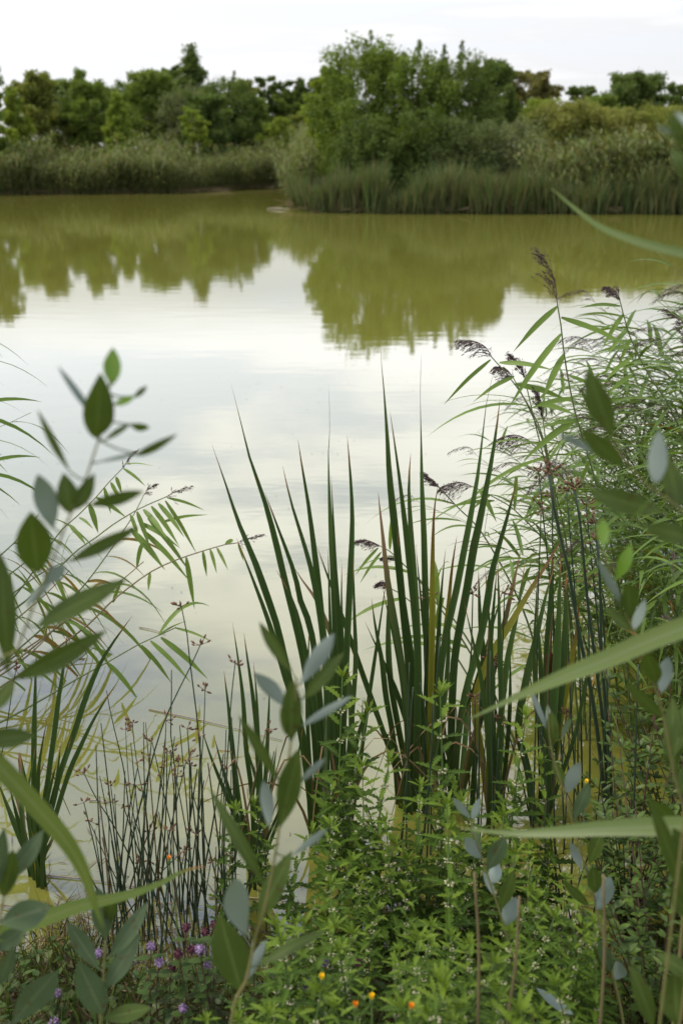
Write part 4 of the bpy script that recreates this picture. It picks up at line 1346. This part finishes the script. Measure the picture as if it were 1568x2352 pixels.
# ------------------------------------------------------------------ straws on the water
for k, (a, b, lab) in enumerate([((342, 1628), (648, 1700), 'long pale straw floating across the reed reflections'), ((320, 1440), (380, 1456), 'short pale straw beside the water ring'),
                                 ((205, 1838), (250, 1845), 'thin tan straw near the lone bent rush'), ((100, 2010), (330, 2040), 'pale broken reed stalk lying at the muddy edge'),
                                 ((480, 2060), (700, 2075), 'grey straw lying in the shallows by the shorter cattail')]):
    A, B = [None, None]
    pts = []
    for (px, py) in (a, b):
        u_ = (px - 784) / FOC; v_ = (1176 - py) / FOC
        d_ = np.array([u_, cp + v_ * sp, -sp + v_ * cp])
        pts.append(CAM + d_ * (1.796 / -d_[2]))
    m_ = MB()
    tube(m_, smooth_line([pts[0], (pts[0] + pts[1]) / 2 + [.0, .006, .001], pts[1]], 8), np.linspace(.0024, .001, 8) * (1.0 if k else 1.1), 5)
    tag(m_.build('floating_straw', M_straw, origin=tuple(pts[0])), lab, 'straw', 'straws on the water')
# ------------------------------------------------------------------ gypsywort (white whorls, toothed leaves)
GG = 'white whorled plants with toothed leaves on the bank'


def gyp_proto(H, seed, nodes):
    g = random.Random(900 + seed)
    random.seed(900 + seed)
    root = thing('gypsywort_plant', 'toothed leaved plant with white whorls', 'wild plant', (0, 0, 0), GG)
    P = smooth_line([[0, 0, -.03], [g.uniform(-.02, .02), g.uniform(-.02, .02), H * .5], [g.uniform(-.03, .03), g.uniform(-.03, .03), H]], 20)
    m_ = MB()
    tube(m_, P, np.linspace(.0034, .0012, 20), 5)
    lv, tp, fl = MB(), MB(), MB()
    a0 = g.uniform(0, 3)
    zf = [1 - (1 - k / nodes) ** 1.0 * 1.0 for k in range(nodes)]
    for k in range(nodes):
        f = .16 + .84 * (1 - (1 - (k + .5) / nodes) ** 1.25)
        p = np.array([np.interp(f, np.linspace(0, 1, 20), P[:, j]) for j in range(3)])
        a = a0 + k * math.pi / 2 + g.uniform(-.15, .15)
        size = (.112 - .074 * f) * g.uniform(.85, 1.15) * (H / .6) ** .35
        el = .15 + .75 * max(0, f - .55)
        for sgn in (0, math.pi):
            d = np.array([math.cos(a + sgn) * math.cos(el), math.sin(a + sgn) * math.cos(el), math.sin(el) + g.uniform(-.15, .15)])
            leaf(tp if f > .86 else lv, p + d * .004, d, [0, 0, 1], size, size * .29, droop=g.uniform(.05, .3), fold=.14, seg=12, serr=.42, peak=.38)
            if f < .7 and g.random() < .6:          # axillary side shoot
                sl = size * g.uniform(.5, .9)
                e = p + d * sl * .5 + np.array([0, 0, sl * .8])
                tube(m_, np.stack([p, (p + e) / 2 + d * .004, e]), [.0016, .0012, .0008], 4)
                for q in range(4):
                    aa = a + q * math.pi / 2 + .4
                    leaf(tp if g.random() < .3 else lv, p + (e - p) * (.55 + .13 * q), [math.cos(aa), math.sin(aa), .45], [0, 0, 1], size * g.uniform(.4, .6), size * .17, .12, .14, 8, .42, .38)
        if .22 < f < .93 and g.random() < .75:
            q = 7
            for j in range(q):
                b = j * 6.283 / q + g.uniform(-.3, .3)
                rr = .0052 * (1.1 - .5 * f)
                c = p + np.array([math.cos(b) * rr, math.sin(b) * rr, g.uniform(-.002, .003)])
                spindle(fl, c, [math.cos(b), math.sin(b), .3], .0062, .0027 if f < .75 else .0019)
    # leafy tip
    for q in range(6):
        aa = q * 2.4
        leaf(tp, P[-1] - [0, 0, .003 * q], [math.cos(aa) * .6, math.sin(aa) * .6, 1.0], [-math.cos(aa), -math.sin(aa), .5], .024 + .003 * q, .008, .15, .14, 6, .35, .38)
    m_.build('stem', M_gyp_stem, root)
    lv.build('foliage', M_gyp, root)
    tp.build('tip_foliage', M_gyp_top, root)
    fl.build('blossoms', M_gyp_fl, root)
    return root, P[-1]


gyp = [gyp_proto(.62, 1, 15), gyp_proto(.52, 2, 12), gyp_proto(.45, 3, 11), gyp_proto(.36, 4, 9), gyp_proto(.55, 5, 13), gyp_proto(.4, 6, 10)]
gH = [.62, .52, .45, .36, .55, .4]
g_used = set()


def place_gyp(k, loc, rz, sc, label, group=GG, tilt=0.):
    root = gyp[k][0]
    if k not in g_used:
        g_used.add(k)
        root.location = Vector([float(c) for c in loc]); root.rotation_euler = (0, tilt, rz); root.scale = (sc,) * 3
        root['label'] = label; root['group'] = group
        return root
    return dup(root, loc, rz, sc, label, group, tilt)


g = random.Random(31)
HERO = [((780, 1545), 2.02, 0, 'tallest white whorled plant, a single straight shoot before the tall cattail clump'),
        ((1015, 1592), 1.95, 4, 'tall white whorled shoot before the cattail with the yellow edged leaf'),
        ((822, 1642), 2.0, 1, 'white whorled shoot next to the tallest one on its cattail side'),
        ((1200, 1640), 1.98, 4, 'white whorled shoot standing free below the bent cattail leaf'),
        ((885, 1730), 1.95, 2, 'small headed white whorled shoot in the gap between the cattail clumps'),
        ((958, 1800), 1.85, 0, 'bushy white whorled plant at the foot of the brown tipped cattails'),
        ((520, 1850), 1.9, 1, 'slim white whorled plant among the dark rushes'),
        ((600, 1850), 1.95, 2, 'white whorled plant at the foot of the shorter cattail'),
        ((745, 1880), 1.85, 1, 'white whorled plant under the tall cattail clump'),
        ((1090, 1830), 1.9, 5, 'white whorled plant behind the spoon leaved willow twig'),
        ((1255, 1765), 1.95, 2, 'white whorled shoot below the brown cattail spike'),
        ((690, 1905), 1.9, 5, 'light green white whorled plant behind the drooping willow leaf'),
        ((925, 1862), 2.05, 2, 'low white whorled plant at the water foot of the brown tipped cattails'),
        ((1000, 1850), 2.08, 5, 'low white whorled plant at the water foot of the yellow edged cattail'),
        ((1062, 1875), 2.05, 3, 'short white whorled plant between the foot of the leaning cattails and the level blade'),
        ((830, 1760), 1.92, 4, 'white whorled plant with broad toothed leaves beside the tall shoots')]
for (p, Y, k, lab) in HERO:
    T = pt(*p, Y)
    gz = max(float(ground_h(T[0], Y)), -.02)
    hh = T[2] - gz
    place_gyp(k, (T[0], Y, gz), g.uniform(0, 6.28), hh / gH[k], lab, 'standing out white whorled shoots')
n_g = 0
tries = 0
while n_g < 84 and tries < 6000:
    tries += 1
    Y = g.uniform(1.12, 2.12)
    x = g.uniform(-.42, .72) * (1 if g.random() < .9 else 1.1)
    gz = max(float(ground_h(x, Y)), -.02)
    k = g.randrange(6)
    H = g.uniform(.28, .52) * (1.0 if Y > 1.6 else .8)
    # picture row of the top
    tz = gz + H
    dep = Y * cp - (tz - 1.8) * sp
    row = 1176 - FOC * ((tz - 1.8) * cp + Y * sp) / dep
    colx = 784 + FOC * x / dep
    lim = np.interp(colx, [450, 560, 640, 760, 900, 1000, 1150, 1300, 1400], [2330, 2230, 2040, 1925, 1885, 1860, 1880, 1920, 2060])
    if row < lim or colx > 1420 or colx < 440:
        continue
    place_gyp(k, (x, Y, gz), g.uniform(0, 6.28), H / gH[k], 'white whorled plant in the thick stand on the bank', 'thick stand of white whorled plants', g.uniform(-.15, .15))
    n_g += 1

# ------------------------------------------------------------------ willow twigs close to the lens
random.seed(77)
WG = 'willow twigs growing up in front of the pond'


def near_on(poly, p):
    best, bd = None, 1e9
    for a, b in zip(poly[:-1], poly[1:]):
        t = np.clip(np.dot(p - a, b - a) / max(1e-9, np.dot(b - a, b - a)), 0, 1)
        q = a + (b - a) * t
        dd = np.linalg.norm(p - q)
        if dd < bd:
            best, bd = q, dd
    return best


def willow(label, Y, stem, leaves, wP=9, foot=None, dull=0.):  # dull: share of leaves given the painted sky sheen colour
    S = pline(stem, Y, Y)               # tip to foot
    last = S[-1].copy()
    gx_ = last[0] + (foot if foot is not None else (S[-1] - S[-2])[0] * .6)
    gz = float(ground_h(gx_, Y))
    S = np.vstack([S, [gx_, Y - .02, gz - .03]])
    C = smooth_line(S, 30)
    root = thing('willow_twig', label, 'willow twig', (C[-1][0], C[-1][1], gz), WG)
    r = size_at(wP, S[0]) / 2
    m_ = MB()
    tube(m_, C, np.linspace(.55, 1.5, 30) * r, 8)
    m_.build('stem', M_willow_stem, root)
    for it in leaves:
        bx, by, tx, ty, wv = it[:5]
        side = it[5] if len(it) > 5 else 'g'
        dY = it[6] if len(it) > 6 else random.uniform(-.03, .03)
        b = pt(bx, by, Y + dY * .2)
        t = pt(tx, ty, Y + dY)
        q = near_on(C, b)
        yaw = random.uniform(-.35, .35)
        nn = toward_cam((b + t) / 2)
        d = t - b
        L_ = np.linalg.norm(d)
        s_ = np.cross(unit(d), nn)
        nn = nn * math.cos(yaw) + s_ * math.sin(yaw)
        if side == 'p':
            nn = -nn
        W_ = .88 * size_at(wv, b) / max(.7, math.cos(yaw))
        m_ = MB()
        leaf(m_, b, d, nn, L_ * 1.02, W_, droop=random.uniform(-.12, .28), fold=random.uniform(.03, .2), seg=14, peak=random.uniform(.44, .56), wave=random.uniform(.02, .06))
        if np.linalg.norm(q - b) > .001:
            tube(m_, np.stack([q, (q + b) / 2 + [0, 0, -.001], b + unit(d) * .003]), [.0011, .0009, .0009], 5)
        m_.build('leaf', M_willow_young if side == 'y' else M_willow_sheen if dull and random.random() < dull else M_willow, root)
    return root


willow('tall willow twig with dark leaves and one bright green top leaf', .92,
       [(254, 872), (240, 950), (225, 1030), (200, 1095), (160, 1185), (120, 1290), (75, 1400), (20, 1540), (-60, 1720)],
       [(258, 884, 260, 800, 46, 'y'), (222, 1006, 232, 866, 78), (215, 955, 136, 842, 20, 'p'), (262, 930, 312, 912, 20, 'y'), (305, 914, 345, 884, 16), (240, 1012, 300, 972, 16), (297, 974, 348, 988, 22),
        (222, 1062, 330, 1040, 12, 'p'), (312, 1046, 395, 1012, 22), (165, 1090, 84, 955, 20), (163, 1180, 150, 1092, 56), (175, 1170, 212, 1098, 40), (205, 1162, 332, 1126, 34), (122, 1215, 92, 1082, 60, 'p'), (88, 1316, 68, 1170, 92),
        (160, 1290, 318, 1208, 36), (85, 1440, 274, 1330, 58), (30, 1562, 226, 1472, 56), (20, 1540, 2, 1280, 62), (60, 1390, 120, 1330, 26, 'p'), (-40, 1700, 82, 1690, 54), (95, 1345, 150, 1300, 40, 'p'), (-20, 1640, 30, 1560, 40)], 9)
willow('willow twig with green and pale leaves in front of the tall cattail clump', 1.0,
       [(681, 1560), (676, 1640), (668, 1705), (655, 1800), (640, 1910), (622, 2020), (604, 2100), (587, 2150), (560, 2280), (530, 2380)],
       [(673, 1548, 596, 1432, 32), (660, 1628, 588, 1540, 40, 'p'), (688, 1574, 765, 1462, 44, 'p'), (697, 1606, 782, 1508, 38), (668, 1704, 672, 1572, 54), (692, 1668, 810, 1598, 22, 'p'),
        (642, 1902, 690, 1716, 62), (637, 1790, 556, 1650, 30), (684, 1802, 750, 1738, 20, 'p'), (606, 2030, 498, 1842, 36), (664, 1970, 775, 1884, 20, 'p'), (568, 2150, 522, 2006, 68, 'p'), (594, 2112, 664, 1962, 56),
        (556, 2282, 505, 2110, 92), (592, 2220, 732, 2132, 30), (560, 2260, 610, 2160, 26, 'p'), (618, 1900, 610, 1790, 36, 'p'), (660, 1690, 640, 1620, 20)], 9)
willow('willow twig with broad dark leaves hanging before the dense reeds', .92,
       [(1400, 1010), (1445, 1078), (1506, 1130), (1568, 1175), (1640, 1230), (1700, 1400)],
       [(1405, 1002, 1347, 854, 66), (1438, 1076, 1332, 986, 50), (1368, 1042, 1286, 994, 22, 'p'), (1520, 1178, 1356, 1130, 64), (1505, 1112, 1512, 990, 50, 'p'), (1560, 1175, 1532, 1052, 56), (1600, 1240, 1478, 1208, 50),
        (1385, 1262, 1384, 1194, 34, 'y'), (1600, 1200, 1585, 1090, 50)], 9)
willow('willow twig with grey and green leaves crossing the broad blade end', 1.15,
       [(1382, 1262), (1400, 1320), (1451, 1444), (1480, 1520), (1506, 1586), (1525, 1660), (1550, 1800), (1575, 2000)],
       [(1430, 1390, 1368, 1280, 22, 'p'), (1418, 1330, 1448, 1255, 34, 'y'), (1446, 1420, 1440, 1336, 46), (1452, 1450, 1392, 1398, 30), (1508, 1570, 1480, 1492, 46), (1518, 1594, 1532, 1508, 40, 'p'), (1520, 1646, 1446, 1582, 34),
        (1548, 1780, 1540, 1620, 50), (1560, 1900, 1490, 1830, 40), (1545, 1740, 1580, 1600, 40), (1556, 1830, 1600, 1740, 44), (1450, 1450, 1484, 1380, 26, 'p')], 8)
willow('willow twig with pale pointed leaves below the brown cattail spike', 1.4,
       [(1257, 1622), (1265, 1718), (1294, 1821), (1312, 1880), (1334, 1960), (1360, 2052), (1378, 2125), (1408, 2246), (1430, 2352)],
       [(1262, 1680, 1256, 1620, 16, 'p'), (1270, 1712, 1266, 1640, 34), (1262, 1690, 1215, 1575, 14, 'p'), (1290, 1700, 1308, 1630, 16, 'p'), (1300, 1822, 1330, 1750, 36, 'p'), (1316, 1884, 1352, 1806, 34), (1296, 1800, 1270, 1745, 24, 'g'),
        (1352, 1985, 1378, 1915, 38), (1366, 2050, 1362, 1996, 38), (1372, 2090, 1400, 2018, 44, 'p'), (1336, 2000, 1308, 1930, 22, 'p'), (1350, 2080, 1290, 2020, 24), (1400, 2230, 1376, 2150, 34), (1410, 2250, 1440, 2200, 38, 'p'), (1408, 2240, 1360, 2170, 28)], 6, dull=.4)
willow('willow twig with spoon shaped dark leaves among the white whorled plants', 1.35,
       [(1078, 1876), (1092, 1930), (1111, 1982), (1129, 2041), (1151, 2107), (1177, 2198), (1213, 2319), (1235, 2390)],
       [(1080, 1880, 1036, 1830, 20, 'p'), (1084, 1884, 1100, 1835, 20, 'p'), (1104, 1975, 1068, 1922, 36, 'p'), (1118, 2000, 1158, 1928, 44), (1130, 2030, 1140, 1980, 34, 'p'), (1148, 2090, 1180, 1998, 34), (1160, 2130, 1184, 2060, 40, 'p'),
        (1178, 2226, 1105, 2195, 50), (1210, 2300, 1160, 2240, 30), (1136, 2060, 1110, 2000, 18, 'p'), (1316, 2330, 1225, 2270, 26, 'p'), (1105, 1960, 1085, 1900, 20)], 6, dull=.6)
willow('short willow twig with upright grey leaves above the purple mint', 1.15,
       [(246, 2110), (242, 2162), (238, 2253), (232, 2370)],
       [(244, 2160, 232, 2066, 54), (253, 2198, 335, 2088, 44, 'g'), (226, 2225, 156, 2118, 44), (238, 2330, 180, 2215, 68), (240, 2272, 318, 2162, 48), (236, 2340, 330, 2320, 44), (246, 2130, 262, 2050, 34)], 7, dull=.9)
willow('willow twig with the largest leaves, greyed by sky sheen, in the bottom corner', 1.0,
       [(20, 1990), (6, 2080), (-10, 2200), (-20, 2380)],
       [(14, 2026, 96, 1920, 50), (10, 2060, 30, 1950, 50), (0, 2120, 110, 2085, 74), (30, 2352, 134, 2216, 72), (-10, 2180, 60, 2130, 50), (0, 2260, 30, 2180, 40), (-10, 2050, 10, 1900, 40)], 8, dull=.75)
willow('willow twig with big blurred leaves in the corner under the small leaved shrub', .95,
       [(1600, 2080), (1580, 2200), (1560, 2352), (1550, 2420)],
       [(1555, 2352, 1545, 2228, 84), (1500, 2362, 1470, 2250, 46), (1590, 2120, 1530, 2030, 44), (1600, 2250, 1510, 2190, 44), (1580, 2080, 1500, 1840, 40), (1600, 2000, 1540, 1900, 46)], 8)
willow('willow twig with curled white edged leaves jutting in high at the picture edge', .88,
       [(1600, 300), (1620, 480), (1640, 800), (1660, 1100)],
       [(1578, 352, 1536, 262, 34), (1548, 312, 1496, 282, 14, 'p'), (1612, 420, 1530, 340, 34), (1605, 412, 1562, 352, 20, 'p'), (1600, 300, 1545, 254, 18, 'p'), (1640, 430, 1540, 370, 50)], 8)

# ------------------------------------------------------------------ broad blades across the view
BG = 'broad grass blades close in front'


def broad(label, P, Y0, Y1, wds, root_px, tip=False):
    W3 = pline(P, Y0, Y1)       # tip to base
    C = smooth_line(W3[::-1], 24)
    e = C[0] + (C[0] - C[1]) * 3
    foot = np.array([e[0] * 1.05, e[1], float(ground_h(e[0], e[1])) - .03])
    root = thing('broad_blade', label, 'grass blade', (foot[0], foot[1], foot[2]), BG)
    t = np.linspace(0, 1, len(C))
    w_ = np.interp(t, np.linspace(0, 1, len(wds)), wds[::-1])
    wr = np.array([size_at(a, c) for a, c in zip(w_, C)])
    m_ = MB()
    blade(m_, C, wr, unit(toward_cam(C[12]) + np.array([0, 0, .25])), .1, np.linspace(.1, -.25, len(C)))
    m_.build('leaf', M_blade_old if tip else M_blade, root)
    m_ = MB()
    tube(m_, smooth_line([foot, [foot[0], foot[1], (foot[2] + C[0][2]) * .5], C[0] + [0, 0, -.01], C[1]], 14), .0022, 6)
    m_.build('stem', M_reed_stem, root)
    return root


broad('broad pale green blade slanting across the bulrush stems', [(1080, 1650), (1177, 1605), (1287, 1557), (1397, 1513), (1488, 1473), (1568, 1442), (1680, 1400)], 1.08, .98, [3, 14, 30, 42, 46, 48, 48], None)
broad('broad level blade lying across the white whorled plants', [(1063, 1903), (1177, 1915), (1287, 1911), (1397, 1903), (1568, 1899), (1690, 1905)], 1.05, .95, [3, 16, 28, 38, 46, 48], None)
broad('broad blade falling steeply past the spreading cattail', [(236, 2130), (216, 2070), (194, 2004), (154, 1935), (92, 1862), (22, 1785), (-70, 1690)], .98, .9, [2, 18, 30, 40, 44, 46, 46], None)
broad('yellowing blade with an orange tip crossing the rush stems', [(470, 1990), (421, 2001), (366, 2030), (293, 2056), (183, 2081), (103, 2110), (-40, 2160)], 1.15, 1.0, [2, 10, 18, 26, 34, 34, 34], None, True)
broad('narrow green blade reaching out over the far water', [(1265, 432), (1323, 482), (1378, 522), (1452, 552), (1525, 572), (1600, 590), (1690, 620)], 1.3, 1.15, [2, 9, 15, 19, 21, 24, 24], None)

# ------------------------------------------------------------------ dry stalks
for (px, py, bx, lab) in [(1089, 2005, 1097, 'tan dry stalk standing before the spoon leaved willow twig'), (1192, 2060, 1165, 'brownish dry stalk leaning a little, second of the three'), (1385, 2010, 1378, 'tan dry stalk before the small leaved shrub')]:
    A, B = pt(px, py, 1.2), pt(bx, 2352, 1.2)
    f_ = B + (B - A) * .6
    f_[2] = float(ground_h(f_[0], 1.2)) - .02
    m_ = MB()
    tube(m_, smooth_line([f_, B, (A + B) / 2 + [.004, 0, 0], A], 14), np.linspace(.0031, .002, 14), 7)
    tag(m_.build('dry_stalk', M_reed_stem_dry, origin=tuple(f_)), lab, 'dry stalk', 'dry stalks')

# ------------------------------------------------------------------ water mint
MG = 'purple flowering mint along the water edge'


def mint(px, py, Y, label, purple=True, r=.0085, group=MG):
    T = pt(px, py, Y)
    gz = float(ground_h(T[0], Y))
    gz = max(gz, -.02)
    b = np.array([T[0] + random.uniform(-.03, .03), Y + random.uniform(-.02, .02), gz])
    root = thing('water_mint', label, 'mint', b, group)
    P = smooth_line([b - [0, 0, .03], (b + T) / 2 + [random.uniform(-.01, .01), 0, 0], T], 10)
    m_ = MB()
    tube(m_, P, np.linspace(.0016, .0011, 10), 5)
    m_.build('stem', M_mint_stem, root)
    m_ = MB()
    for k in range(5):
        f = .25 + .16 * k
        p = P[int(f * 9)]
        a = k * 1.57 + random.uniform(-.3, .3)
        for sg in (0, math.pi):
            leaf(m_, p, [math.cos(a + sg), math.sin(a + sg), .25], [0, 0, 1], random.uniform(.018, .034), random.uniform(.011, .018), .2, .1, 8, .15, .4)
    m_.build('foliage', M_mint, root)
    m_ = MB()
    n = 90
    d = unit(np.array([[random.gauss(0, 1), random.gauss(0, 1), random.gauss(0, 1)] for _ in range(n)]))
    C = T + d * r * np.array([1, 1, 1.15]) * np.array([[random.uniform(.65, 1.1)] for _ in range(n)])
    A = unit(d + np.array([[random.gauss(0, .5) for _ in range(3)] for _ in range(n)]))
    B = unit(np.cross(A, np.array([[random.gauss(0, 1) for _ in range(3)] for _ in range(n)])))
    rhombs(m_, C, A, B, .0032, .55)
    t_ = np.linspace(0, math.pi, 7)
    tube(m_, T + np.array([0, 0, 1.]) * (-np.cos(t_) * r * .8)[:, None], np.maximum(np.sin(t_), .05) * r * .75, 8)
    m_.build('flower_head', M_mint_fl if purple else M_mint_cal, root)


MH = [((225, 2189), 'mint with a round purple head under the grey willow leaves', 1), ((348, 2173), 'mint with a purple head behind the rush stems, upper of the pair', 1), ((366, 2211), 'mint with a purple head behind the rush stems, lower of the pair', 1),
      ((459, 2180), 'mint with the widest purple head beside the big drooping willow leaf', 1), ((478, 2214), 'mint with a small purple head tucked against the big willow leaf', 1), ((132, 2281), 'mint with a lone purple head in the bottom corner', 1),
      ((420, 2317), 'mint with a purple head low under the broad leaves', 1), ((124, 2348), 'mint with a purple head cut by the picture bottom', 1), ((646, 2142), 'mint with a purple head high beside the green willow leaf', 1), ((660, 2160), 'mint with a paler purple head just below the high one', 1),
      ((653, 2219), 'mint with a small purple head on the bare stems', 1), ((712, 2250), 'mint with a purple head left of the yellow bud', 1), ((787, 2254), 'mint with a purple head past the yellow bud', 1), ((703, 2276), 'mint with a purple head beneath its twin near the yellow bud', 1),
      ((745, 2210), 'mint with a half hidden purple head above the yellow bud', 1), ((680, 2326), 'mint with a dusky purple head near the bottom', 1), ((692, 2345), 'mint with a purple head at the very bottom', 1), ((584, 2213), 'mint with a pale purple head behind the curled willow leaf', 1),
      ((428, 2130), 'mint with a faded maroon head among the rush stems', 0), ((492, 2124), 'mint with a faded maroon head, largest of the faded ones', 0), ((470, 2140), 'mint with a faded maroon head below the largest faded one', 0), ((440, 2182), 'mint with a faded maroon head between purple ones', 0), ((395, 2225), 'mint with a faded maroon head lowest in the rushes', 0), ((410, 2190), 'mint with a small faded maroon head', 0), ((822, 2210), 'mint with a dark faded head under the toothed leaves', 0)]
for (p, lab, pu) in MH:
    mint(*p, random.uniform(1.5, 1.6), lab, bool(pu), random.uniform(.007, .0095))

# ------------------------------------------------------------------ yellow and orange flower buds
for (px, py, or_, lab, Yf) in [(739, 2258, 0, 'closed yellow flower on a bent stalk between the mint heads', 1.2), (853, 2304, 0, 'plump yellow bud low under the toothed leaves', 1.12), (944, 2326, 1, 'orange yellow bud beside the plump yellow one', 1.1), (816, 2322, 1, 'dull orange bud near the bottom', 1.1), (1345, 1806, 0, 'small yellow flower above the broad level blade', 1.75), (389, 1982, 1, 'orange bud by the tip of the yellowing blade', 1.6)]:
    T = pt(px, py, Yf)
    gz = float(ground_h(T[0], Yf))
    b = np.array([T[0] + random.uniform(-.02, .02), Yf, gz])
    root = thing('yellow_flower', lab, 'flower', b, 'yellow and orange buds')
    m_ = MB()
    tube(m_, smooth_line([b - [0, 0, .02], (b + T) / 2 + [.008, 0, 0], T], 10), np.linspace(.0014, .001, 10), 5)
    m_.build('stem', M_gyp_stem, root)
    m_ = MB()
    tube(m_, np.stack([T + [0, 0, z] for z in (-.006, -.002, .004, .009)]), [.0012, .003, .0034, .003], 8)
    m_.build('flower_cup', M_cup, root)
    m_ = MB()
    for k in range(16):
        a = k * 2.4
        rr = .0018
        leaf(m_, T + [math.cos(a) * rr, math.sin(a) * rr, .007], [math.cos(a) * .16, math.sin(a) * .16, 1], [math.cos(a), math.sin(a), .1], random.uniform(.007, .011), .003, -.05, .1, 5, 0, .6)
    m_.build('petals', M_ora if or_ else M_yel, root)

# ------------------------------------------------------------------ small leaved shrub in the corner
random.seed(9)
for k, (x0, y0, lab) in enumerate([(.70, 1.95, 'creeping willow bush with small dark leaves beside the bulrush feet'), (.9, 2.2, 'creeping willow bush with small dark leaves behind the broad level blade'), (.86, 1.75, 'creeping willow bush with small grey leaves in the lower corner'), (1.12, 2.5, 'creeping willow bush with small leaves at the foot of the dense reeds'), (.95, 1.95, 'creeping willow bush with small dark leaves behind the last dry stalk'), (.66, 1.6, 'low creeping willow bush with reddish stems at the picture bottom')]):
    gz = max(0, float(ground_h(x0, y0)))
    root = thing('creeping_willow', lab, 'bush', (x0, y0, gz), 'small leaved bushes')
    m_, lv = MB(), MB()
    for j in range(24):
        a = random.uniform(0, 6.28)
        H = random.uniform(.25, .62)
        o = random.uniform(.08, .3)
        P = smooth_line([[x0, y0, gz - .02], [x0 + math.cos(a) * o * .5, y0 + math.sin(a) * o * .5, gz + H * .5], [x0 + math.cos(a) * o, y0 + math.sin(a) * o, gz + H]], 14)
        tube(m_, P, np.linspace(.0026, .0008, 14), 5)
        for q in range(52):
            f = random.uniform(.25, 1)
            p = P[int(f * 13)]
            b = random.uniform(0, 6.28)
            leaf(lv, p, [math.cos(b), math.sin(b), random.uniform(0, .9)], [random.gauss(0, .3), random.gauss(0, .3), 1], random.uniform(.016, .034), random.uniform(.007, .013), .1, .1, 5, 0, .5)
    m_.build('stems', M_mint_stem, root)
    lv.build('foliage', M_shrub, root)

# ------------------------------------------------------------------ grass and litter on the bank
n = 9000
mb = MB()
xs = rng.uniform(-1.1, 1.15, n)
ys = bank_edge(xs) - rng.gamma(1.5, .32, n) + .12
for k in range(n):
    h = rng.uniform(.02, .11) * (1.5 if rng.random() < .15 else 1)
    a = rng.uniform(0, 6.28)
    o = h * rng.uniform(.15, 1.1)
    z = max(float(ground_h(xs[k], ys[k])), -.02) - .005
    p = np.array([xs[k], ys[k], z])
    P = np.stack([p, p + [math.cos(a) * o * .3, math.sin(a) * o * .3, h * .6], p + [math.cos(a) * o, math.sin(a) * o, h]])
    b = rng.uniform(0, 6.28)
    blade(mb, P, np.array([1, .8, .08]) * rng.uniform(.002, .005), [math.cos(b), math.sin(b), .4], 0)
tag(mb.build('bank_grass', M_grass), 'short green and brown grass covering the muddy bank', 'grass', kind='stuff')
n = 5000
mb = MB()
xs = rng.uniform(-1.1, 1.2, n)
ys = bank_edge(xs) - rng.gamma(1.3, .28, n) + .22
zs = np.maximum(ground_h(xs, ys), 0) + rng.uniform(.001, .02, n)
A = rng.normal(size=(n, 3)); A[:, 2] *= .25
A = unit(A)
B = unit(np.cross(A, rng.normal(size=(n, 3)) * [.4, .4, 1]))
rhombs(mb, np.stack([xs, ys, zs], 1), A, B, rng.uniform(.006, .03, n), .09)
tag(mb.build('bank_litter', M_moss, smooth=False), 'brown dead stalks and leaf litter along the muddy edge', 'litter', kind='stuff')

# ------------------------------------------------------------------ specks drifting on the water
n = 260
mb = MB()
ys = rng.uniform(2.0, 9, n) ** 1.0
xs = rng.uniform(-.4, .4, n) * ys
A = rng.normal(size=(n, 3)); A[:, 2] = 0
A = unit(A)
B = np.stack([-A[:, 1], A[:, 0], np.zeros(n)], 1)
rhombs(mb, np.stack([xs, ys, np.full(n, .004)], 1), A, B, rng.uniform(.0015, .008, n) * (.6 + ys * .08), .4)
tag(mb.build('floating_specks', M_moss, smooth=False), 'tiny seeds and plant bits drifting on the pond', 'plant bits', kind='stuff')

# low leafy ground cover between the grass
random.seed(21)
mb = MB()
for k in range(1500):
    x0 = random.uniform(-.95, 1.05)
    y0 = float(bank_edge(x0)) - abs(random.gauss(0, .32)) + .03
    z0 = max(float(ground_h(x0, y0)), 0) + random.uniform(.005, .06)
    a = random.uniform(0, 6.28)
    leaf(mb, [x0, y0, z0], [math.cos(a), math.sin(a), random.uniform(-.1, .6)], [random.gauss(0, .3), random.gauss(0, .3), 1], random.uniform(.015, .045), random.uniform(.007, .018), .15, .1, 6, 0, .45)
tag(mb.build('ground_cover', M_cover), 'low dark green leaves creeping over the muddy bank', 'ground cover', kind='stuff')

n = 900
mb = MB()
xs = rng.uniform(-1.15, 1.2, n)
ys = bank_edge(xs) + np.abs(rng.normal(0, .22, n))
A = rng.normal(size=(n, 3)); A[:, 2] *= .05
A = unit(A)
B = unit(np.cross(A, rng.normal(size=(n, 3)) * [.2, .2, 1]))
rhombs(mb, np.stack([xs, ys, rng.uniform(.003, .012, n)], 1), A, B, rng.uniform(.006, .045, n), .06)
tag(mb.build('waterline_litter', M_moss, smooth=False), 'rotting stalks floating in the shallows along the muddy edge', 'litter', kind='stuff')
